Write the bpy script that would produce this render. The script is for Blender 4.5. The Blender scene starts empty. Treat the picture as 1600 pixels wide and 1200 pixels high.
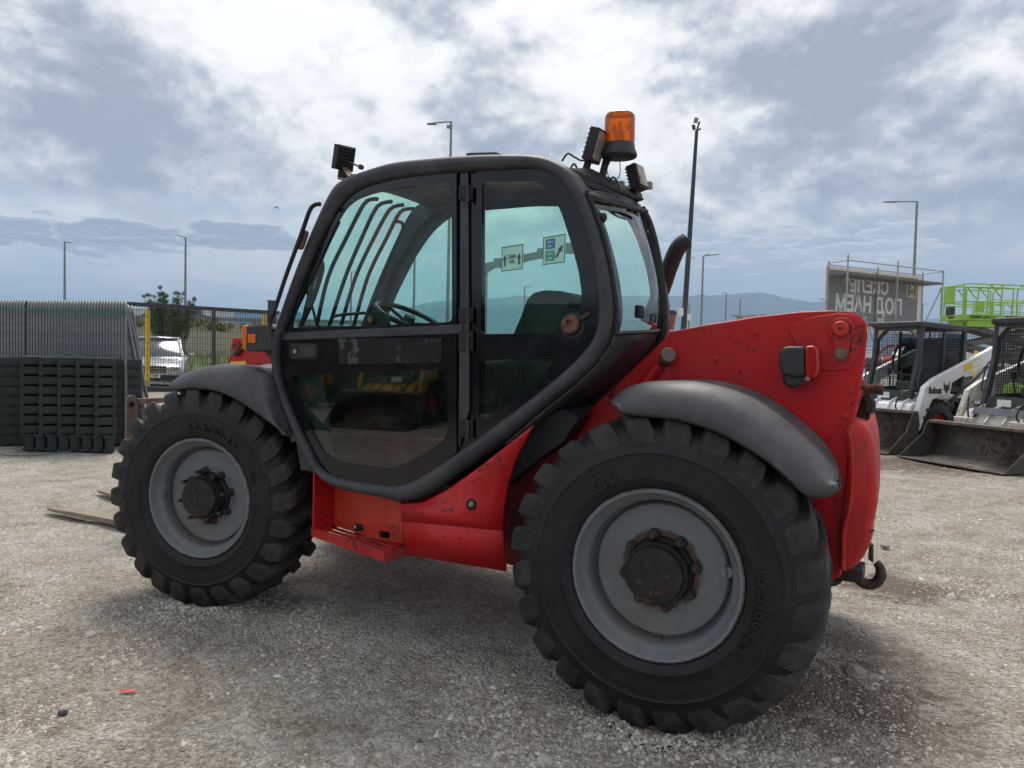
import bpy, bmesh, math, random
import numpy as np
from mathutils import Vector, Matrix
R = math.radians
SC = bpy.context.scene
COL = SC.collection
random.seed(7)
rng = np.random.default_rng(7)

# ------------------------------------------------------------------ camera
# world frame: the telehandler stands along x (front towards -x), y runs away from the viewer, z is up
CAM = Vector((0.9121, -2.7654, 1.4325)); YAW = .5129; PIT = .0394; ROL = .0225; FPX = 1180.
fw = Vector((-math.sin(YAW) * math.cos(PIT), math.cos(YAW) * math.cos(PIT), -math.sin(PIT)))
rt = fw.cross(Vector((0, 0, 1))).normalized(); up = rt.cross(fw)
rt, up = rt * math.cos(ROL) + up * math.sin(ROL), -rt * math.sin(ROL) + up * math.cos(ROL)
cd = bpy.data.cameras.new('camera'); cam = bpy.data.objects.new('camera', cd); COL.objects.link(cam)
cam.matrix_world = Matrix(((rt.x, up.x, -fw.x, CAM.x), (rt.y, up.y, -fw.y, CAM.y), (rt.z, up.z, -fw.z, CAM.z), (0, 0, 0, 1)))
cd.sensor_fit = 'HORIZONTAL'; cd.sensor_width = 36; cd.lens = 36 * FPX / 1600
cd.clip_start = .05; cd.clip_end = 60000
SC.camera = cam
def ray(px, py): return rt * ((px - 800) / FPX) - up * ((py - 600) / FPX) + fw
def at(px, py, Y): d = ray(px, py); return CAM + d * ((Y - CAM.y) / d.y)      # point of the plane y = Y seen at that spot of the photograph
def atx(px, py, X): d = ray(px, py); return CAM + d * ((X - CAM.x) / d.x)
def gz(px, py, Z=0.): d = ray(px, py); return CAM + d * ((Z - CAM.z) / d.z)
def dist(px, py, D): return CAM + ray(px, py) * D                             # point at depth D

# ------------------------------------------------------------------ light
SUN_EL, SUN_AZ = R(60), R(28)      # azimuth counted from +y towards -x
sdir = Vector((-math.sin(SUN_AZ) * math.cos(SUN_EL), math.cos(SUN_AZ) * math.cos(SUN_EL), math.sin(SUN_EL)))
sl = bpy.data.lights.new('sun', 'SUN'); sl.energy = 2.6; sl.angle = R(28); sl.color = (1, .94, .85)
so = bpy.data.objects.new('sun', sl); COL.objects.link(so); so.location = (0, 0, 30)
so.rotation_euler = (-sdir).to_track_quat('-Z', 'Y').to_euler()
SC.view_settings.view_transform = 'Standard'; SC.view_settings.look = 'None'
SC.view_settings.exposure = 0.50; SC.view_settings.gamma = 1
SC.render.engine = 'CYCLES'
SC.cycles.max_bounces = 10; SC.cycles.transparent_max_bounces = 16; SC.cycles.volume_bounces = 0
SC.cycles.sample_clamp_indirect = 6

class NT:
    "small helper for building node trees"
    def __init__(s, tree): s.t = tree; s.n = tree.nodes; s.l = tree.links
    def node(s, typ, ins=None, **kw):
        n = s.n.new(typ)
        for k, v in kw.items(): setattr(n, k, v)
        for k, v in (ins or {}).items(): s.set(n, k, v)
        return n
    def set(s, n, k, v):
        sock = n.inputs[k]
        if isinstance(v, bpy.types.NodeSocket): s.l.new(v, sock)
        else: sock.default_value = v
    def math(s, op, a, b=0., c=0., clamp=False):
        n = s.n.new('ShaderNodeMath'); n.operation = op; n.use_clamp = clamp
        for i, v in enumerate((a, b, c)): s.set(n, i, v)
        return n.outputs[0]
    def mix(s, f, a, b, mode='MIX'):
        n = s.n.new('ShaderNodeMix'); n.data_type = 'RGBA'; n.blend_type = mode
        s.set(n, 0, f)
        for i, v in ((6, a), (7, b)):
            if not isinstance(v, bpy.types.NodeSocket): v = (*v[:3], 1)
            s.set(n, i, v)
        return n.outputs[2]
    def noise(s, vec, scale, detail=4, rough=.5, dist=0., out=0):
        n = s.n.new('ShaderNodeTexNoise')
        if vec is not None: s.set(n, 'Vector', vec)
        s.set(n, 'Scale', scale); s.set(n, 'Detail', detail); s.set(n, 'Roughness', rough); s.set(n, 'Distortion', dist)
        return n.outputs[out]
    def ramp(s, f, stops, interp='LINEAR'):
        n = s.n.new('ShaderNodeValToRGB'); s.set(n, 0, f); cr = n.color_ramp; cr.interpolation = interp
        while len(cr.elements) < len(stops): cr.elements.new(.5)
        for e, (p, c) in zip(cr.elements, stops):
            e.position = p; e.color = (*c, 1) if len(c) == 3 else c
        return n.outputs[0]
    def step(s, f, a, b, smooth=True):
        n = s.n.new('ShaderNodeMapRange'); n.interpolation_type = 'SMOOTHSTEP' if smooth else 'LINEAR'; n.clamp = True
        s.set(n, 0, f); s.set(n, 1, a); s.set(n, 2, b); return n.outputs[0]

# ------------------------------------------------------------------ sky: Nishita air behind layers of cloud
W = bpy.data.worlds.new('World'); SC.world = W; W.use_nodes = True
k = NT(W.node_tree); k.n.clear()
tc = k.node('ShaderNodeTexCoord').outputs['Generated']
nrm = k.node('ShaderNodeVectorMath', {0: tc}, operation='NORMALIZE').outputs[0]
sep = k.node('ShaderNodeSeparateXYZ', {0: nrm}); dx, dy, dz = sep.outputs
zz = k.math('MAXIMUM', dz, 0.0)
def cvec(off):     # cloud space: the sky direction, flattened a little, optionally shifted towards the sun
    v = nrm
    if off:
        d_ = k.node('ShaderNodeVectorMath', {0: tuple(sdir), 1: nrm}, operation='SUBTRACT').outputs[0]
        d_ = k.node('ShaderNodeVectorMath', {0: d_}, operation='NORMALIZE').outputs[0]
        d_ = k.node('ShaderNodeVectorMath', {0: d_, 'Scale': off}, operation='SCALE').outputs[0]
        v = k.node('ShaderNodeVectorMath', {0: nrm, 1: d_}, operation='ADD').outputs[0]
    return k.node('ShaderNodeVectorMath', {0: v, 1: (1., 1., 1.5)}, operation='MULTIPLY').outputs[0]
c0_ = cvec(0); c1_ = cvec(.045); c2_ = cvec(.016)
big = k.noise(c0_, 2.1, 3, .5, .3)
mid = k.noise(c0_, 4.6, 10, .60, .15); mid_s = k.noise(c1_, 4.6, 10, .60, .15)
fine = k.noise(c0_, 14., 8, .60, .1); fine_s = k.noise(c2_, 14., 8, .60, .1)
relief = k.math('MULTIPLY_ADD', k.math('SUBTRACT', mid, mid_s), .55, k.math('MULTIPLY', k.math('SUBTRACT', fine, fine_s), .42))
def dirmask(px, py, inner, outer):
    v = ray(px, py).normalized()
    d = k.node('ShaderNodeVectorMath', {0: nrm, 1: tuple(v)}, operation='DOT_PRODUCT').outputs['Value']
    return k.step(d, math.cos(R(outer)), math.cos(R(inner)))
m = k.math('MULTIPLY_ADD', big, .35, k.math('MULTIPLY', mid, .65))
m = k.math('MULTIPLY_ADD', fine, .20, k.math('SUBTRACT', m, .10))
m = k.math('ADD', m, relief)
# large banks that are in the real sky: bright breaks high in front, dark banks left and right of them
for (px, py, a, b, w_) in [
        (640, 90, 3, 20, .05), (930, 120, 1, 10, .055), (1150, 260, 1, 8, .06), (250, 40, 3, 14, .08), (1480, 170, 1, 7, .05), (1450, 220, 1, 5, .04), (430, 190, 2, 8, .03), (40, 230, 2, 8, .04), (400, 330, 2, 10, .06),
        (60, 110, 2, 10, -.09), (200, 150, 2, 9, -.08), (340, 290, 2, 9, -.10), (1090, 20, 2, 8, -.09), (1540, 60, 3, 13, -.12), (1400, 340, 5, 18, -.07), (1250, 130, 2, 6, -.06), (780, 190, 1, 5, -.07), (1300, 290, 1, 7, -.04)]:
    m = k.math('MULTIPLY_ADD', dirmask(px, py, a, b), w_, m)
cloud = k.ramp(m, [(.32, (.30, .33, .39)), (.42, (.41, .44, .50)), (.485, (.54, .565, .60)), (.54, (.67, .68, .69)), (.60, (.82, .82, .81)), (.70, (.94, .93, .915))])
# low band near the horizon: thin pale blue air with long flat clouds
uv2 = k.node('ShaderNodeCombineXYZ', {0: k.math('MULTIPLY', dx, 3.2), 1: k.math('MULTIPLY', dy, 3.2), 2: k.math('MULTIPLY', dz, 17.)}).outputs[0]
low = k.noise(uv2, 1.6, 7, .55, .2)
lowc = k.ramp(low, [(.34, (.45, .54, .65)), (.46, (.58, .645, .71)), (.56, (.72, .75, .77)), (.68, (.86, .86, .85))])
lowc = k.mix(k.math('MULTIPLY', dirmask(1300, 430, 6, 24), .75), lowc, (.36, .43, .52))
f_el = k.step(k.math('MULTIPLY_ADD', low, .12, zz), .15, .27)
skyc = k.mix(f_el, lowc, cloud)
# a row of small dark cumulus low on the left, and the grey bank low on the right
cu = k.noise(uv2, 5.2, 9, .60, .1)
cu_s = k.noise(k.node('ShaderNodeVectorMath', {0: uv2, 1: (0., 0., .035)}, operation='ADD').outputs[0], 5.2, 9, .60, .1)
crel = k.math('MULTIPLY', k.math('SUBTRACT', cu, cu_s), 3.)
def cumul(px, py, rad, halfh, amt, colr, sk):
    bz = ray(px, py).normalized().z
    band = k.math('MULTIPLY', k.step(k.math('ABSOLUTE', k.math('SUBTRACT', dz, bz)), halfh, 0.), dirmask(px, py, rad * .35, rad))
    f = k.step(k.math('MULTIPLY_ADD', band, amt, k.math('SUBTRACT', cu, .42)), .20, .27)
    f = k.math('MULTIPLY', f, k.step(band, .02, .2))
    edge = k.math('SUBTRACT', k.step(k.math('MULTIPLY_ADD', band, amt, k.math('SUBTRACT', cu, .42)), .20, .34), crel, clamp=True)
    return k.mix(k.math('MULTIPLY', f, .92), sk, k.mix(edge, (.74, .77, .80), colr))
skyc = cumul(60, 365, 8, .040, .36, (.27, .31, .38), skyc)
skyc = cumul(210, 368, 6, .030, .36, (.28, .32, .39), skyc)
skyc = cumul(375, 372, 5, .030, .38, (.27, .31, .38), skyc)
skyc = cumul(1250, 380, 12, .05, .20, (.40, .46, .54), skyc)
below = k.step(dz, -.02, -.001)
skyc = k.mix(below, (.30, .31, .30), skyc)
st = k.node('ShaderNodeTexSky', sky_type='NISHITA', sun_disc=False, sun_elevation=SUN_EL, sun_rotation=-SUN_AZ, air_density=1.2, dust_density=2.)
bg1 = k.node('ShaderNodeBackground', {0: st.outputs[0], 1: .06})
bg2 = k.node('ShaderNodeBackground', {0: skyc, 1: 1.0})
mx = k.node('ShaderNodeMixShader', {0: .93, 1: bg1.outputs[0], 2: bg2.outputs[0]})
wo = k.node('ShaderNodeOutputWorld', {0: mx.outputs[0]})

# ------------------------------------------------------------------ materials
MATS = {}
def pm(name, col, rough=.6, metal=0., var=.12, vscale=6., spots=None, spot_scale=20., spot_thr=.62, bump=0., bscale=60., spec=.5, coat=0., dust=None, dust_amt=0., emit=None, sheen=0.):
    "procedural paint / metal / rubber: base colour with soft wear, chips, dust and fine relief"
    m_ = bpy.data.materials.new(name); m_.use_nodes = True; t = NT(m_.node_tree); b = t.n['Principled BSDF']
    co = t.node('ShaderNodeTexCoord').outputs['Object']
    n1 = t.noise(co, vscale, 6, .6)
    lo = tuple(c * (1 - var) for c in col); hi = tuple(min(1, c * (1 + var)) for c in col)
    c = t.ramp(n1, [(.3, lo), (.7, hi)])
    rg = t.math('MULTIPLY_ADD', t.noise(co, vscale * 2.3, 5, .6), .3, rough - .15)
    if dust:
        n3 = t.noise(co, vscale * .8, 8, .7, .4)
        f = t.math('MULTIPLY', t.step(n3, .40, .68), dust_amt)
        c = t.mix(f, c, dust); rg = t.math('MULTIPLY_ADD', f, .3, rg)
    if spots:
        big_ = t.noise(co, spot_scale * .22, 2, .5)
        n2 = t.noise(co, spot_scale, 9, .72, .5)
        mm = t.math('ADD', n2, t.math('MULTIPLY', t.math('SUBTRACT', big_, .5), .5))
        f = t.step(mm, spot_thr, spot_thr + .025)
        c = t.mix(f, c, spots); rg = t.math('MULTIPLY_ADD', f, .3, rg)
    t.set(b, 'Base Color', c); t.set(b, 'Roughness', rg); t.set(b, 'Metallic', metal)
    t.set(b, 'Specular IOR Level', spec); t.set(b, 'Coat Weight', coat)
    if coat: t.set(b, 'Coat Roughness', .12)
    if bump:
        bn = t.node('ShaderNodeBump', {'Strength': bump, 'Distance': .004, 'Height': t.noise(co, bscale, 5, .6)})
        t.set(b, 'Normal', bn.outputs[0])
    MATS[name] = m_; return m_
def glass(name, tint, ior=1.5, film=0., refl=1., dirt=.06, rough=.02):
    "thin pane: tinted straight-through light plus a real Fresnel reflection and a little dust"
    m_ = bpy.data.materials.new(name); m_.use_nodes = True; t = NT(m_.node_tree); t.n.clear()
    tr = t.node('ShaderNodeBsdfTransparent', {0: (*tint, 1)})
    gl = t.node('ShaderNodeBsdfGlossy', {0: (refl, refl, refl, 1), 1: rough})
    bf = t.node('ShaderNodeNewGeometry').outputs['Backfacing']
    fr = t.node('ShaderNodeFresnel', {0: t.math('MULTIPLY_ADD', bf, 1 / ior - ior, ior)}).outputs[0]
    co = t.node('ShaderNodeTexCoord').outputs['Object']
    df = t.node('ShaderNodeBsdfDiffuse', {0: (.45, .43, .38, 1)})
    a = t.node('ShaderNodeMixShader', {0: t.math('MULTIPLY', t.step(t.noise(co, 9, 8, .7), .42, .85), dirt), 1: tr.outputs[0], 2: df.outputs[0]})
    mxs = t.node('ShaderNodeMixShader', {0: fr, 1: a.outputs[0], 2: gl.outputs[0]})
    t.node('ShaderNodeOutputMaterial', {0: mxs.outputs[0]})
    MATS[name] = m_; return m_

pm('red_paint', (.50, .006, .010), .38, var=.12, vscale=3, spots=(.045, .022, .018), spot_scale=36, spot_thr=.635, coat=.10, spec=.35, bump=.12, bscale=200, dust=(.40, .035, .035), dust_amt=.25)
pm('red_worn', (.48, .011, .012), .5, var=.18, vscale=5, spots=(.05, .028, .022), spot_scale=26, spot_thr=.60, bump=.15, bscale=120, dust=(.42, .09, .08), dust_amt=.35, spec=.4)
pm('red_orange', (.62, .045, .02), .45, var=.15, vscale=4, spots=(.06, .03, .02), spot_scale=30, spot_thr=.66, dust=(.35, .10, .06), dust_amt=.25)
pm('red_dark', (.20, .008, .01), .6, var=.3, vscale=6, dust=(.05, .035, .03), dust_amt=.8)
pm('cab_grey', (.030, .032, .040), .48, var=.2, vscale=5, spots=(.075, .06, .055), spot_scale=9, spot_thr=.70, bump=.1, bscale=300, dust=(.13, .12, .12), dust_amt=.3)
pm('black_gloss', (.006, .0065, .009), .14, var=.2, bump=0., dust=(.02, .02, .021), dust_amt=.08)
pm('black_matt', (.012, .012, .013), .65, var=.3)
pm('seal', (.010, .010, .011), .55, var=.3)
pm('plastic_grey', (.046, .047, .052), .5, var=.25, vscale=4, bump=.12, bscale=260, dust=(.13, .128, .125), dust_amt=.5)
pm('plastic_black', (.022, .023, .026), .5, var=.2, vscale=8, dust=(.07, .07, .07), dust_amt=.3)
pm('rubber', (.0065, .0078, .0095), .55, var=.3, vscale=7, bump=.25, bscale=120, dust=(.034, .032, .029), dust_amt=.4, spec=.4)
pm('rubber_letter', (.013, .0145, .016), .7, var=.2)
pm('tread', (.0085, .0095, .011), .60, var=.35, vscale=9, bump=.35, bscale=90, dust=(.075, .064, .052), dust_amt=.6)
pm('steel_worn', (.16, .125, .10), .6, metal=.3, var=.4, vscale=10, spots=(.16, .07, .035), spot_scale=14, spot_thr=.6, bump=.3)
pm('steel_dark', (.05, .042, .038), .55, metal=.3, var=.4, vscale=14, spots=(.17, .07, .03), spot_scale=16, spot_thr=.60, bump=.3)
pm('hub_black', (.012, .011, .011), .5, var=.4, vscale=14, spots=(.16, .055, .022), spot_scale=15, spot_thr=.64, bump=.3)
pm('rust', (.17, .075, .045), .8, var=.4, vscale=12, spots=(.06, .03, .02), spot_scale=14, spot_thr=.5, bump=.4)
pm('fork_steel', (.24, .19, .145), .65, metal=.15, var=.25, vscale=5, spots=(.16, .08, .045), spot_scale=8, spot_thr=.6, bump=.2)
pm('panel_tube', (.19, .195, .205), .5, metal=.25, var=.25, vscale=9)
pm('galv', (.33, .345, .36), .5, metal=.25, var=.22, vscale=12, bump=.1)
pm('galv_dull', (.24, .25, .265), .55, metal=.2, var=.25, vscale=9, spots=(.12, .12, .12), spot_scale=10, spot_thr=.62)
pm('interior', (.05, .064, .058), .8, var=.2)
pm('seat_fabric', (.045, .05, .052), .9, var=.2, vscale=20, bump=.4, bscale=300)
pm('lamp_glass', (.36, .29, .25), .22, var=.3, vscale=60, spots=(.12, .09, .08), spot_scale=60, spot_thr=.55, metal=.3)
pm('lens_red', (.42, .008, .010), .12, var=.15, vscale=30, coat=.8)
pm('lens_orange', (.80, .17, .01), .15, var=.1, coat=.6)
pm('plate_white', (.75, .75, .73), .5)
pm('white_paint', (.74, .75, .75), .35, var=.06, vscale=3, spots=(.25, .2, .16), spot_scale=20, spot_thr=.76, coat=.3)
pm('white_worn', (.62, .60, .54), .5, var=.1, vscale=5, spots=(.16, .10, .06), spot_scale=18, spot_thr=.60, dust=(.45, .38, .28), dust_amt=.5)
pm('bucket_steel', (.060, .054, .047), .6, metal=.25, var=.45, vscale=5, spots=(.06, .04, .03), spot_scale=9, spot_thr=.56, bump=.3, dust=(.14, .11, .075), dust_amt=.5)
pm('loader_black', (.033, .036, .041), .55, var=.3)
pm('post_blue', (.07, .08, .10), .5, var=.2)
pm('rim_red', (.42, .015, .02), .5, var=.3)
pm('yellow', (.85, .55, .01), .45, var=.06)
pm('green_lift', (.27, .47, .05), .4, var=.08, vscale=3)
pm('lift_grey', (.13, .12, .115), .6, var=.2)
pm('strap_green', (.02, .15, .125), .5, var=.2)
pm('block', (.028, .036, .037), .75, var=.3, vscale=8, bump=.3, dust=(.05, .053, .052), dust_amt=.6)
pm('banner_grey', (.30, .31, .32), .7, var=.06, vscale=1.5)
pm('banner_tan', (.86, .78, .64), .7, var=.06)
pm('banner_letter', (.85, .85, .83), .7, var=.03)
pm('ink', (.008, .008, .01), .5)
pm('sign_white', (.72, .74, .72), .5, var=.03)
pm('sign_blue', (.03, .09, .42), .5, var=.03)
pm('sign_green', (.01, .27, .20), .5, var=.03)
pm('cardboard', (.30, .16, .09), .8)
pm('wrapper', (.70, .06, .07), .5)
pm('concrete', (.36, .35, .33), .85, var=.15, vscale=2)
pm('barrier_white', (.66, .66, .64), .7, var=.05, vscale=.6)
pm('barrier_blue', (.30, .50, .72), .6, var=.05, vscale=.6)
pm('asphalt', (.055, .055, .056), .85, var=.15)
pm('silver_car', (.30, .31, .335), .25, metal=.4, var=.03, coat=.6)
pm('dark_car', (.012, .015, .022), .2, var=.1, coat=.7)
pm('chrome', (.6, .6, .6), .2, metal=1.)
pm('car_glass', (.06, .075, .09), .08, var=.05, coat=.6)
pm('tree_bark', (.055, .045, .035), .9, var=.3)
pm('lamp_pole', (.22, .235, .25), .5, metal=.3, var=.15)
pm('bird_grey', (.05, .05, .055), .8)
pm('container_green', (.03, .055, .045), .6, var=.2)
glass('glass_door', (.60, .88, .78), refl=.85, dirt=.08)
glass('glass_lower', (.46, .66, .58), ior=1.7, refl=.95, dirt=.05)
glass('glass_rear', (.70, .88, .82), refl=.9, dirt=.12)
glass('glass_dark', (.12, .17, .17), dirt=.05)
for n_ in ('red_paint', 'red_worn'):
    t = NT(MATS[n_].node_tree); b = t.n['Principled BSDF']; old = b.inputs['Base Color'].links[0].from_socket; co = t.node('ShaderNodeTexCoord').outputs['Object']
    rot = t.node('ShaderNodeMapping', {0: co, 'Rotation': (0, R(24), 0), 'Scale': (2.6, 5., 42.)}).outputs[0]; rot2 = t.node('ShaderNodeMapping', {0: co, 'Rotation': (0, R(-58), 0), 'Scale': (3., 5., 50.)}).outputs[0]
    s1_ = t.step(t.noise(rot, 1., 3, .5, .4), .735, .75); s2_ = t.step(t.noise(rot2, 1., 3, .5, .4), .745, .76)
    c_ = t.mix(t.math('MULTIPLY', s1_, .85), old, (.07, .02, .02)); c_ = t.mix(t.math('MULTIPLY', s2_, .6), c_, (.45, .14, .12)); t.set(b, 'Base Color', c_)
for n_ in ('banner_grey', 'banner_tan', 'banner_letter'):
    t = NT(MATS[n_].node_tree); b = t.n['Principled BSDF']; o_ = t.n['Material Output']; b.inputs['Specular IOR Level'].default_value = .1
    tl = t.node('ShaderNodeBsdfTranslucent', {0: b.inputs['Base Color'].links[0].from_socket}); mx_ = t.node('ShaderNodeMixShader', {0: .22, 1: b.outputs[0], 2: tl.outputs[0]}); t.l.new(mx_.outputs[0], o_.inputs[0])
# rims: grey paint with a rusty ring around the wheel nuts
def rim_mat(name, ring):
    m_ = rim_mat0(name, ring); t = NT(m_.node_tree); b = t.n['Principled BSDF']; old = b.inputs['Base Color'].links[0].from_socket; co = t.node('ShaderNodeTexCoord').outputs['Object']; s_ = t.node('ShaderNodeSeparateXYZ', {0: co}).outputs
    r_ = t.math('SQRT', t.math('ADD', t.math('POWER', s_[0], 2.), t.math('POWER', s_[2], 2.)))
    f = t.math('MULTIPLY', t.step(r_, .322, .330), t.step(t.noise(co, 22, 7, .7), .47, .56)); c_ = t.mix(t.math('MULTIPLY', f, .8), old, (.13, .07, .045))
    c_ = t.mix(t.math('MULTIPLY', t.math('MULTIPLY', t.step(r_, .275, .262), t.step(r_, .252, .262)), .8), c_, (.03, .027, .025))  # shadow line of the groove round the dish, painted as a dark ring
    mud = t.math('MULTIPLY', t.step(s_[2], -.05, -.31), t.step(t.noise(co, 9, 8, .75), .42, .66)); t.set(b, 'Base Color', t.mix(t.math('MULTIPLY', mud, .45), c_, (.24, .20, .16)))
    return m_
def rim_mat0(name, ring):
    m_ = pm(name, (.165, .185, .205), .45, var=.10, vscale=5, spots=(.10, .065, .045), spot_scale=24, spot_thr=.69, bump=.06, coat=.1, dust=(.13, .12, .105), dust_amt=.5)
    if ring:
        t = NT(m_.node_tree); b = t.n['Principled BSDF']; old = b.inputs['Base Color'].links[0].from_socket
        co = t.node('ShaderNodeTexCoord').outputs['Object']
        s_ = t.node('ShaderNodeSeparateXYZ', {0: co}).outputs
        r_ = t.math('SQRT', t.math('ADD', t.math('POWER', s_[0], 2.), t.math('POWER', s_[2], 2.)))
        r_ = t.math('ADD', r_, t.math('MULTIPLY', t.math('SUBTRACT', t.noise(co, 16, 6, .7), .5), .07))
        f = t.step(r_, .162, .150)
        t.set(b, 'Base Color', t.mix(t.math('MULTIPLY', f, .9), old, t.ramp(t.noise(co, 30, 6, .7), [(.35, (.025, .018, .015)), (.65, (.13, .06, .035))])))
    return m_
rim_mat('rim_clean', False); rim_mat('rim_rusty', True)
# orange beacon dome: coloured, see-through, ribbed
bm_ = bpy.data.materials.new('beacon_dome'); bm_.use_nodes = True; t = NT(bm_.node_tree); t.n.clear()
tr_ = t.node('ShaderNodeBsdfTransparent', {0: (1., .42, .03, 1)}); tl_ = t.node('ShaderNodeBsdfTranslucent', {0: (1., .36, .015, 1)}); dfu = t.node('ShaderNodeBsdfDiffuse', {0: (.95, .25, .01, 1)})
a_ = t.node('ShaderNodeMixShader', {0: .5, 1: tl_.outputs[0], 2: dfu.outputs[0]})
b_ = t.node('ShaderNodeMixShader', {0: .62, 1: tr_.outputs[0], 2: a_.outputs[0]})
g_ = t.node('ShaderNodeBsdfGlossy', {1: .1})
c_ = t.node('ShaderNodeMixShader', {0: t.node('ShaderNodeFresnel', {0: 1.4}).outputs[0], 1: b_.outputs[0], 2: g_.outputs[0]})
t.node('ShaderNodeOutputMaterial', {0: c_.outputs[0]}); MATS['beacon_dome'] = bm_

# ------------------------------------------------------------------ mesh helpers
class MB:
    def __init__(s): s.v = []; s.f = []
    def add(s, vs, fs):
        o = len(s.v); s.v += [tuple(v) for v in vs]; s.f += [tuple(i + o for i in f) for f in fs]; return s
    def box(s, c, d, rot=None):
        c = Vector(c); vs = [Vector(((i & 1) - .5, ((i >> 1) & 1) - .5, (i >> 2) - .5)) for i in range(8)]
        vs = [Vector((v.x * d[0], v.y * d[1], v.z * d[2])) for v in vs]
        if rot is not None: vs = [rot @ v for v in vs]
        return s.add([v + c for v in vs], [(0, 2, 3, 1), (4, 5, 7, 6), (0, 1, 5, 4), (2, 6, 7, 3), (0, 4, 6, 2), (1, 3, 7, 5)])
    def bar(s, a, b, w, h=None, upv=(0, 0, 1)):
        a = Vector(a); b = Vector(b); h = h or w; d = b - a; L = d.length; d = d / L
        u = Vector(upv); sd = d.cross(u)
        if sd.length < 1e-4: sd = d.cross(Vector((1, 0, 0)))
        sd.normalize(); u = sd.cross(d)
        vs = [p + sd * (w / 2 * i) + u * (h / 2 * j) for p in (a, b) for i, j in ((-1, -1), (1, -1), (1, 1), (-1, 1))]
        return s.add(vs, [(3, 2, 1, 0), (4, 5, 6, 7), (0, 1, 5, 4), (1, 2, 6, 5), (2, 3, 7, 6), (3, 0, 4, 7)])
    def tube(s, pts, r, n=8, closed=False, caps=True):
        pts = [Vector(p) for p in pts]; N = len(pts); rr = r if isinstance(r, (list, tuple)) else [r] * N
        rings = []; prev = None
        for i, p in enumerate(pts):
            a = pts[i - 1] if (i or closed) else p; b = pts[(i + 1) % N] if (i < N - 1 or closed) else p
            d = (b - a).normalized()
            if prev is None:
                x = d.orthogonal().normalized()
            else:
                x = prev - d * prev.dot(d)
                x = x.normalized() if x.length > 1e-6 else d.orthogonal().normalized()
            prev = x; y = d.cross(x)
            rings.append([p + (x * math.cos(2 * math.pi * j / n) + y * math.sin(2 * math.pi * j / n)) * rr[i] for j in range(n)])
        s.rings(rings, True, closed)
        if caps and not closed:
            o = len(s.v) - N * n; s.f += [tuple(o + j for j in reversed(range(n))), tuple(o + (N - 1) * n + j for j in range(n))]
        return s
    def rings(s, rings, loop=True, closed=False):
        n = len(rings[0]); N = len(rings); fs = []
        for i in range(N if closed else N - 1):
            k_ = (i + 1) % N
            for j in range(n if loop else n - 1):
                l = (j + 1) % n; fs.append((i * n + j, i * n + l, k_ * n + l, k_ * n + j))
        return s.add([v for r_ in rings for v in r_], fs)
    def lathe(s, prof, n=32, c=(0, 0, 0), axis='y', a0=0., a1=2 * math.pi, cap=False):
        "prof: (radius, offset along axis)"
        full = abs(a1 - a0 - 2 * math.pi) < 1e-6; rings = []; c = Vector(c)
        for i in range(n if full else n + 1):
            a = a0 + (a1 - a0) * i / n; ca, sa = math.cos(a), math.sin(a)
            if axis == 'y': rings.append([c + Vector((r_ * ca, h, r_ * sa)) for r_, h in prof])
            elif axis == 'z': rings.append([c + Vector((r_ * ca, -r_ * sa, h)) for r_, h in prof])
            else: rings.append([c + Vector((h, r_ * ca, r_ * sa)) for r_, h in prof])
        return s.rings(rings, False, full)
    def prism(s, poly, vec):
        poly = [Vector(p) for p in poly]; vec = Vector(vec); n = len(poly)
        nn = Vector((0, 0, 0))
        for i in range(n): nn += poly[i].cross(poly[(i + 1) % n])
        if nn.dot(vec) > 0: poly.reverse()
        return s.add(poly + [p + vec for p in poly], [tuple(range(n)), tuple(range(2 * n - 1, n - 1, -1))] + [(i, i + n, (i + 1) % n + n, (i + 1) % n) for i in range(n)])
    def sheet(s, poly): return s.add(poly, [tuple(range(len(poly)))])
    def xf(s, M): s.v = [tuple(M @ Vector(v)) for v in s.v]; return s
    def build(s, name, mat, parent=None, smooth=35, bevel=0., seg=2, solid=0., sub=0, tri=False):
        me = bpy.data.meshes.new(name); me.from_pydata(s.v, [], s.f); me.validate(); me.update()
        if isinstance(mat, str): mat = MATS[mat]
        me.materials.append(mat)
        bb = bmesh.new(); bb.from_mesh(me)
        bmesh.ops.recalc_face_normals(bb, faces=bb.faces) if s.__dict__.get('fixn', True) else None
        if tri: bmesh.ops.triangulate(bb, faces=bb.faces)
        bb.to_mesh(me); bb.free()
        if smooth: 
            me.polygons.foreach_set('use_smooth', [True] * len(me.polygons)); me.set_sharp_from_angle(angle=R(smooth))
        o = bpy.data.objects.new(name, me); COL.objects.link(o)
        if solid: md = o.modifiers.new('solid', 'SOLIDIFY'); md.thickness = solid; md.offset = 0
        if bevel: md = o.modifiers.new('bevel', 'BEVEL'); md.width = bevel; md.segments = seg; md.limit_method = 'ANGLE'; md.angle_limit = R(32); md.harden_normals = False
        if sub: md = o.modifiers.new('sub', 'SUBSURF'); md.levels = sub; md.render_levels = sub
        if parent is not None:
            o.parent = parent
            base = parent
            M_ = Matrix.Translation(-Vector(world_loc(parent)))
            if LOCAL[0]: o.matrix_local = Matrix()       # geometry already in the thing's own frame
            else: me.transform(M_) if not rotated(parent) else me.transform(world_mat(parent).inverted())
        return o
LOCAL = [False]
def world_mat(o):
    M_ = Matrix.LocRotScale(o.location, o.rotation_euler, o.scale)
    return world_mat(o.parent) @ M_ if o.parent else M_
def world_loc(o): return world_mat(o).translation
def rotated(o): return True
def tag(o, label=None, cat=None, group=None, kind=None):
    if label: o['label'] = label
    if cat: o['category'] = cat
    if group: o['group'] = group
    if kind: o['kind'] = kind
    return o
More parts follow.
